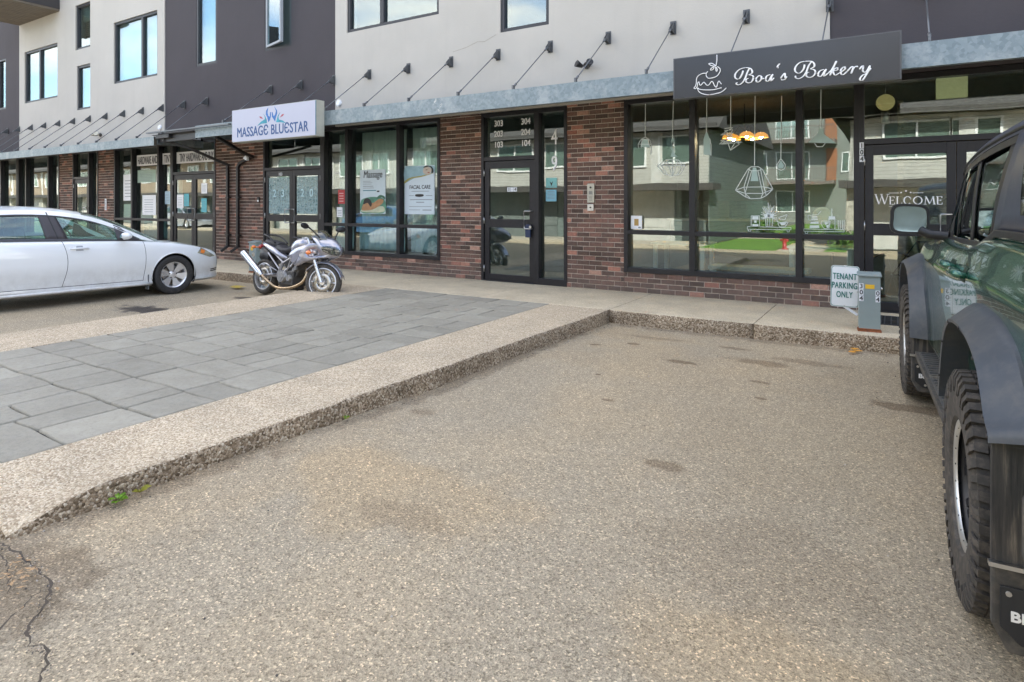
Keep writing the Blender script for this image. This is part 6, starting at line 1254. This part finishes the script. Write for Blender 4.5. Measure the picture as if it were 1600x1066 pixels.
        mb=MB(); mb.tube([(1.16,s*.06,.955),(1.13,s*.18,.96),(1.03,s*.33,.955)],.013,8); mb.cyl((1.10,s*.235,.958),(1.025,s*.345,.955),.019,n=12,m=1); mb.cyl((1.17,s*.22,.955),(1.12,s*.33,.94),.006,n=6); mb.build('handlebar',['steel',blk],t)
        mb=MB(); mb.cyl((.45,s*.15,.36),(.44,s*.26,.36),.012,n=8); mb.cyl((.18,s*.14,.50),(.17,s*.23,.50),.010,n=8); mb.cyl((.47,s*.16,.42),(.20,s*.16,.50),.010,n=6); mb.build('foot_peg',fr,t)
    # nose: rows across
    P=[]
    for k,(z,xf,w) in enumerate([(.66,1.60,.09),(.70,1.70,.14),(.76,1.76,.18),(.83,1.76,.205),(.90,1.70,.20),(.96,1.61,.185),(1.0,1.53,.17)]):
        P.append([(xf-(.30*abs(u)**1.8),u*w,z) for u in [-1+q/6 for q in range(13)]])
    mb=MB(); mb.grid(P); o=mb.build('nose_fairing',sil,t); m_=o.modifiers.new('s','SOLIDIFY'); m_.thickness=.006
    for s in (-1,1):
        Q=smoothpath([(0,.018,.765),(0,.05,.725),(0,.12,.735),(0,.178,.79),(0,.172,.855),(0,.09,.86),(0,.03,.81)],4,True); mb=MB(); rows=[]
        c=Vector((0,.095,.79))
        for q,o_ in ((1,.004),(.9,.012),(.6,.016),(.1,.018)): rows.append([mb.v((1.765-.30*(abs((c.y+(p.y-c.y)*q)/.20))**1.8+o_,s*(c.y+(p.y-c.y)*q),c.z+(p.z-c.z)*q)) for p in Q])
        for i in range(3): mb.bridge(rows[i],rows[i+1])
        mb.f(rows[-1]); mb.build('headlight',mat('bike lamp',(.10,.105,.10),.05,.6,coat=1,var=.7,scale=34),t,smooth=60)
    P=[]
    for z,xf,w in ((.955,1.60,.17),(1.0,1.51,.165),(1.05,1.42,.145),(1.09,1.36,.10),(1.105,1.33,.05)): P.append([(xf-(.22*abs(u)**2),u*w,z) for u in [-1+q/5 for q in range(11)]])
    mb=MB(); mb.grid(P); mb.build('windscreen',glass_mat('smoked screen',.12,(.55,.52,.38)),t)
    mb=MB(); mb.box(1.18,-.10,.90,1.45,.10,.96); mb.build('instrument_panel',blk,t,bevel=.02)
    mb=MB(); mb.cyl((.62,.13,.18),(.50,.30,-.0),.012,n=8); mb.cyl((.50,.30,.0),(.48,.33,.012),.02,n=8); mb.build('side_stand',blk,t)
    mb=MB(); mb.cyl((.10,.11,.20),(.55,.12,.27),.008,n=6); mb.cyl((.0,.1,.39),(.55,.12,.40),.008,n=6); mb.cyl((0,.1,.305),(0,.12,.305),.09,n=20); mb.build('chain','blackm',t)
motorcycle()
# ---------------- the other side of the lane (seen mirrored in the glass) ----------------
def strip(name,x0,y0,x1,y1,z,m): mb=MB(); mb.box(x0,y0,RD-.02,x1,y1,z); return struct(mb.build(name,m))
conc=mat('pale concrete',(.42,.37,.29),.85,var=.1); lawnm=mat('lawn green',(.12,.24,.03),.9,var=.25,scale=3,bump=.03,bs=40)
strip('far_pavement',-60,-14,-6.2,-12.0,RD+.10,conc); strip('garden_path',-3.3,-60,-2.0,-12.2,RD+.012,conc); strip('garden_path',-60,-20.3,60,-19.2,RD+.008,conc)
strip('lawn',-5.9,-60,-3.35,-12.4,RD+.004,lawnm); strip('lawn',-1.95,-60,-1.35,-12.4,RD+.004,lawnm)
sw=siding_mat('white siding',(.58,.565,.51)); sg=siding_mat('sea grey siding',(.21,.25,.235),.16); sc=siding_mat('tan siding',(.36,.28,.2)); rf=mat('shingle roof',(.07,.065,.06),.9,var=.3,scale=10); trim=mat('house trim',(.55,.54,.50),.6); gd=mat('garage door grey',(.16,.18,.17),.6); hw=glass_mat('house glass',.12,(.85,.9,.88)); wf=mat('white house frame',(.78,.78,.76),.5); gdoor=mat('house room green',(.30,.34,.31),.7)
def wnd(parent,x0,x1,z0,z1,y,ax='y',s=1):
    def B(mb,a0,a1,z0,z1,d0,d1): 
        if ax=='y': mb.box(a0,y+s*d0,z0,a1,y+s*d1,z1)
        else: mb.box(y+s*d0,a0,z0,y+s*d1,a1,z1)
    mb=MB(); w=.07
    for q in ((x0-w,x1+w,z1,z1+w),(x0-w,x1+w,z0-w,z0),(x0-w,x0,z0,z1),(x1,x1+w,z0,z1),((x0+x1)/2-.03,(x0+x1)/2+.03,z0,z1)): B(mb,*q,0,.06 if ax=='y' else .022)
    f=mb.build('window',wf,parent); mb=MB(); B(mb,x0,x1,z0,z1,.012,.02); mb.build('pane',hw,f); mb=MB(); B(mb,x0,x1,z0,z1,.002,.01); mb.build('blind',gdoor,f)
def townhouse(x0,x1,y,label,units,low=2.15,H=4.18,depth=11,wm=sw,gx=True):
    t=thing('townhouse',label,'house',(0,0,0),group='townhouses across the lane')
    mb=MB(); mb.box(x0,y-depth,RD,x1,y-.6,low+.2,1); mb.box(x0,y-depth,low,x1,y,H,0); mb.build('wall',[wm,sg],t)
    mb=MB(); mb.box(x0-.3,y-.62,low-.28,x1+.3,y+.55,low-.02); mb.box(x0-.4,y-.4,H,x1+.4,y+.5,H+.18); 
    ym=y-depth/2; mb.prism([(x0-.5,y+.6,H),(x0-.5,ym,H+3.4),(x0-.5,y-depth-.6,H)],(x1-x0+1,0,0)); mb.build('roof',rf,t)
    n=units; wd=(x1-x0)/n
    for k in range(n):
        a=x0+k*wd; mb=MB(); mb.box(a+.5,y-.62,RD,a+wd-1.5,y-.57,2.0)
        for q in range(4): mb.box(a+.5,y-.575,RD+.02+q*.53,a+wd-1.5,y-.55,RD+.5+q*.53)
        mb.build('garage_door',gd if k%2 else trim,t)
        mb=MB(); mb.box(a+wd-1.2,y-.62,RD,a+wd-.35,y-.56,1.95); mb.build('door',mat('dark house door',(.05,.06,.06),.5),t)
        wnd(t,a+1.0,a+2.7,2.85,3.95,y); wnd(t,a+wd-1.9,a+wd-.7,2.95,3.95,y)
        mb=MB(); mb.box(a+.1,y,low,a+.42,y+.05,H); mb.box(a+2.95,y,low,a+3.4,y+.05,H); mb.box(a-.1,y-.3,RD,a+.25,y+.1,low-.28,1); mb.build('corner_trim',[trim,mat('stacked pale stone',(.46,.43,.36),.9,var=.35,scale=7,bump=.05,bs=12)],t)
    return t
townhouse(-110,-34,-15.5,'long tan sided townhouse row farther up the lane, mirrored in the far left glass',12,wm=sc)
t=townhouse(-32,-6.0,-14.4,'white sided townhouse row with garages across the lane, mirrored in the shop glass',5)
wnd(t,-17.0,-16.2,2.4,4.2,-6.0+.0,'x',1); wnd(t,-21,-20,3.6,4.8,-6.0,'x',1)
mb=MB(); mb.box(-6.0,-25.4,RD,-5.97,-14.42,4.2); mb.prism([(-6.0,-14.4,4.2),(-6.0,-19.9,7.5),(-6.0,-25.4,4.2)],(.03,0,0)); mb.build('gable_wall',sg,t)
townhouse(-1.3,22,-14.2,'white sided townhouse with garages right of the garden path, mirrored in the bakery door',5,wm=sw)
def flats():
    t=thing('apartment_block','three storey pale apartment block with orange balcony bays beyond the lawn','building',(0,0,0)); y=-40
    mb=MB(); mb.box(-22,y-10,RD,16,y,9.2); mb.build('wall',siding_mat('grey green siding',(.26,.28,.25)),t)
    mb=MB(); mb.prism([(-22.6,y+.9,9.2),(-22.6,y-5,11.4),(-22.6,y-11,9.2)],(39.2,0,0)); mb.build('roof',rf,t)
    org=mat('orange cladding',(.30,.12,.05),.6,var=.1)
    for k in range(6):
        x=-20+6*k
        for z in (2.7,5.7):
            mb=MB(); mb.box(x,y,z,x+4.4,y+1.6,z+.25); mb.box(x,y+1.55,z+1.1,x+4.4,y+1.6,z+1.16)
            for q in range(28): mb.box(x+.02+q*.16,y+1.56,z+.25,x+.05+q*.16,y+1.59,z+1.1)
            mb.build('balcony',mat('balcony rail',(.16,.13,.11),.6),t)
            mb=MB(); mb.box(x+3.7,y,z+.25,x+4.4,y+.12,z+2.7); mb.build('cladding',org,t); wnd(t,x+.5,x+2.6,z+.5,z+2.4,y)
        wnd(t,x+4.8,x+5.7,3.6,5.0,y); wnd(t,x+4.8,x+5.7,6.6,8.0,y); wnd(t,x+.5,x+2.6,.8,2.2,y)
flats()
t=thing('fire_hydrant','red fire hydrant at the edge of the lawn, mirrored in the bakery window','hydrant',(-3.15,-13.0,RD)); mb=MB(); mb.lathe([(0,.10),(.04,.10),(.05,.065),(.36,.065),(.39,.09),(.42,.09),(.50,.045),(.53,0)],ax='Z',n=18); mb.cyl((-.13,0,.30),(.13,0,.30),.04,n=12); mb.build('barrel',mat('hydrant red',(.36,.03,.03),.45),t)
# shrubs and a tree beyond
lf=mat('shrub leaf',(.07,.15,.02),.7,var=.5,scale=6); bk=mat('bark',(.12,.09,.06),.9,var=.3,bump=.02)
def crown(mb,c,r,n,l):
    c=Vector(c); cl=[(c+Vector((random.gauss(0,.45)*r[0],random.gauss(0,.45)*r[1],random.gauss(0,.4)*r[2])),random.uniform(.25,.45)) for _ in range(14)]
    for _ in range(n):
        q,s=random.choice(cl); d=Vector((random.gauss(0,1),random.gauss(0,1),random.gauss(0,1))).normalized(); p=q+Vector((d.x*r[0],d.y*r[1],d.z*r[2]))*s*random.uniform(.6,1)
        a=Vector((random.gauss(0,1),random.gauss(0,1),random.gauss(0,1))).normalized(); b=a.cross(d).normalized() if a.cross(d).length>.1 else Vector((1,0,0)); mb.poly([p-a*l,p+b*l*.45,p+a*l,p-b*l*.45])
def tree(x,y,h,r,label):
    t=thing('tree',label,'tree',(x,y,RD)); mb=MB(); mb.tube([(0,0,0),(.05,.02,h*.3),(-.03,.05,h*.55),(0,0,h*.8)],[.16,.12,.08,.03],8)
    for k in range(5): a=k*1.3; mb.tube([(0,0,h*(.35+.08*k)),(r*.35*math.cos(a),r*.35*math.sin(a),h*(.5+.08*k)),(r*.6*math.cos(a),r*.6*math.sin(a),h*(.6+.08*k))],[.06,.04,.015],6)
    mb.build('trunk',bk,t); mb=MB(); crown(mb,(0,0,h*.68),(r,r,h*.33),2600,.13); mb.build('crown',lf,t)
tree(-1.5,-33,4.0,1.3,'small leafy tree beside the far end of the garden path')
for x,y,l in ((-1.6,-13.6,'rounded shrub on the lawn right of the garden path'),(-5.2,-22,'rounded shrub against the grey gable wall')):
    t=thing('shrub',l,'shrub',(x,y,RD)); mb=MB(); crown(mb,(0,0,.45),(.7,.7,.5),900,.07); mb.build('foliage',lf,t); mb=MB(); mb.tube([(0,0,0),(.02,0,.4)],[.04,.02],6); mb.build('stem',bk,t)
# two cars parked across the lane
t=thing('parked_sedan','dark blue sedan parked across the lane, mirrored in the massage shop glass','car',(-22.5,-12.7,RD+.0),R(93)); sedan_src=[o for o in bpy.data.objects if o.get('category')=='car' and o.name=='parked_sedan'][0]
def repaint(src,root,newp):
    for k in kids(src):
        c=dup(k,root)
        for o in [c]+kids(c):
            if o.type=='MESH':
                for s in o.material_slots:
                    if s.material and s.material.name=='white sedan paint': s.link='OBJECT'; s.material=newp
repaint(sedan_src,t,carpaint('blue sedan paint',(.03,.10,.22),metal=.3,rough=.3))
t=thing('parked_sedan','silver sedan parked across the lane, mirrored in the hardware shop glass','car',(-36,-12.7,RD+.0),R(-88)); repaint(sedan_src,t,carpaint('silver sedan paint',(.45,.47,.5),metal=.5,rough=.3))
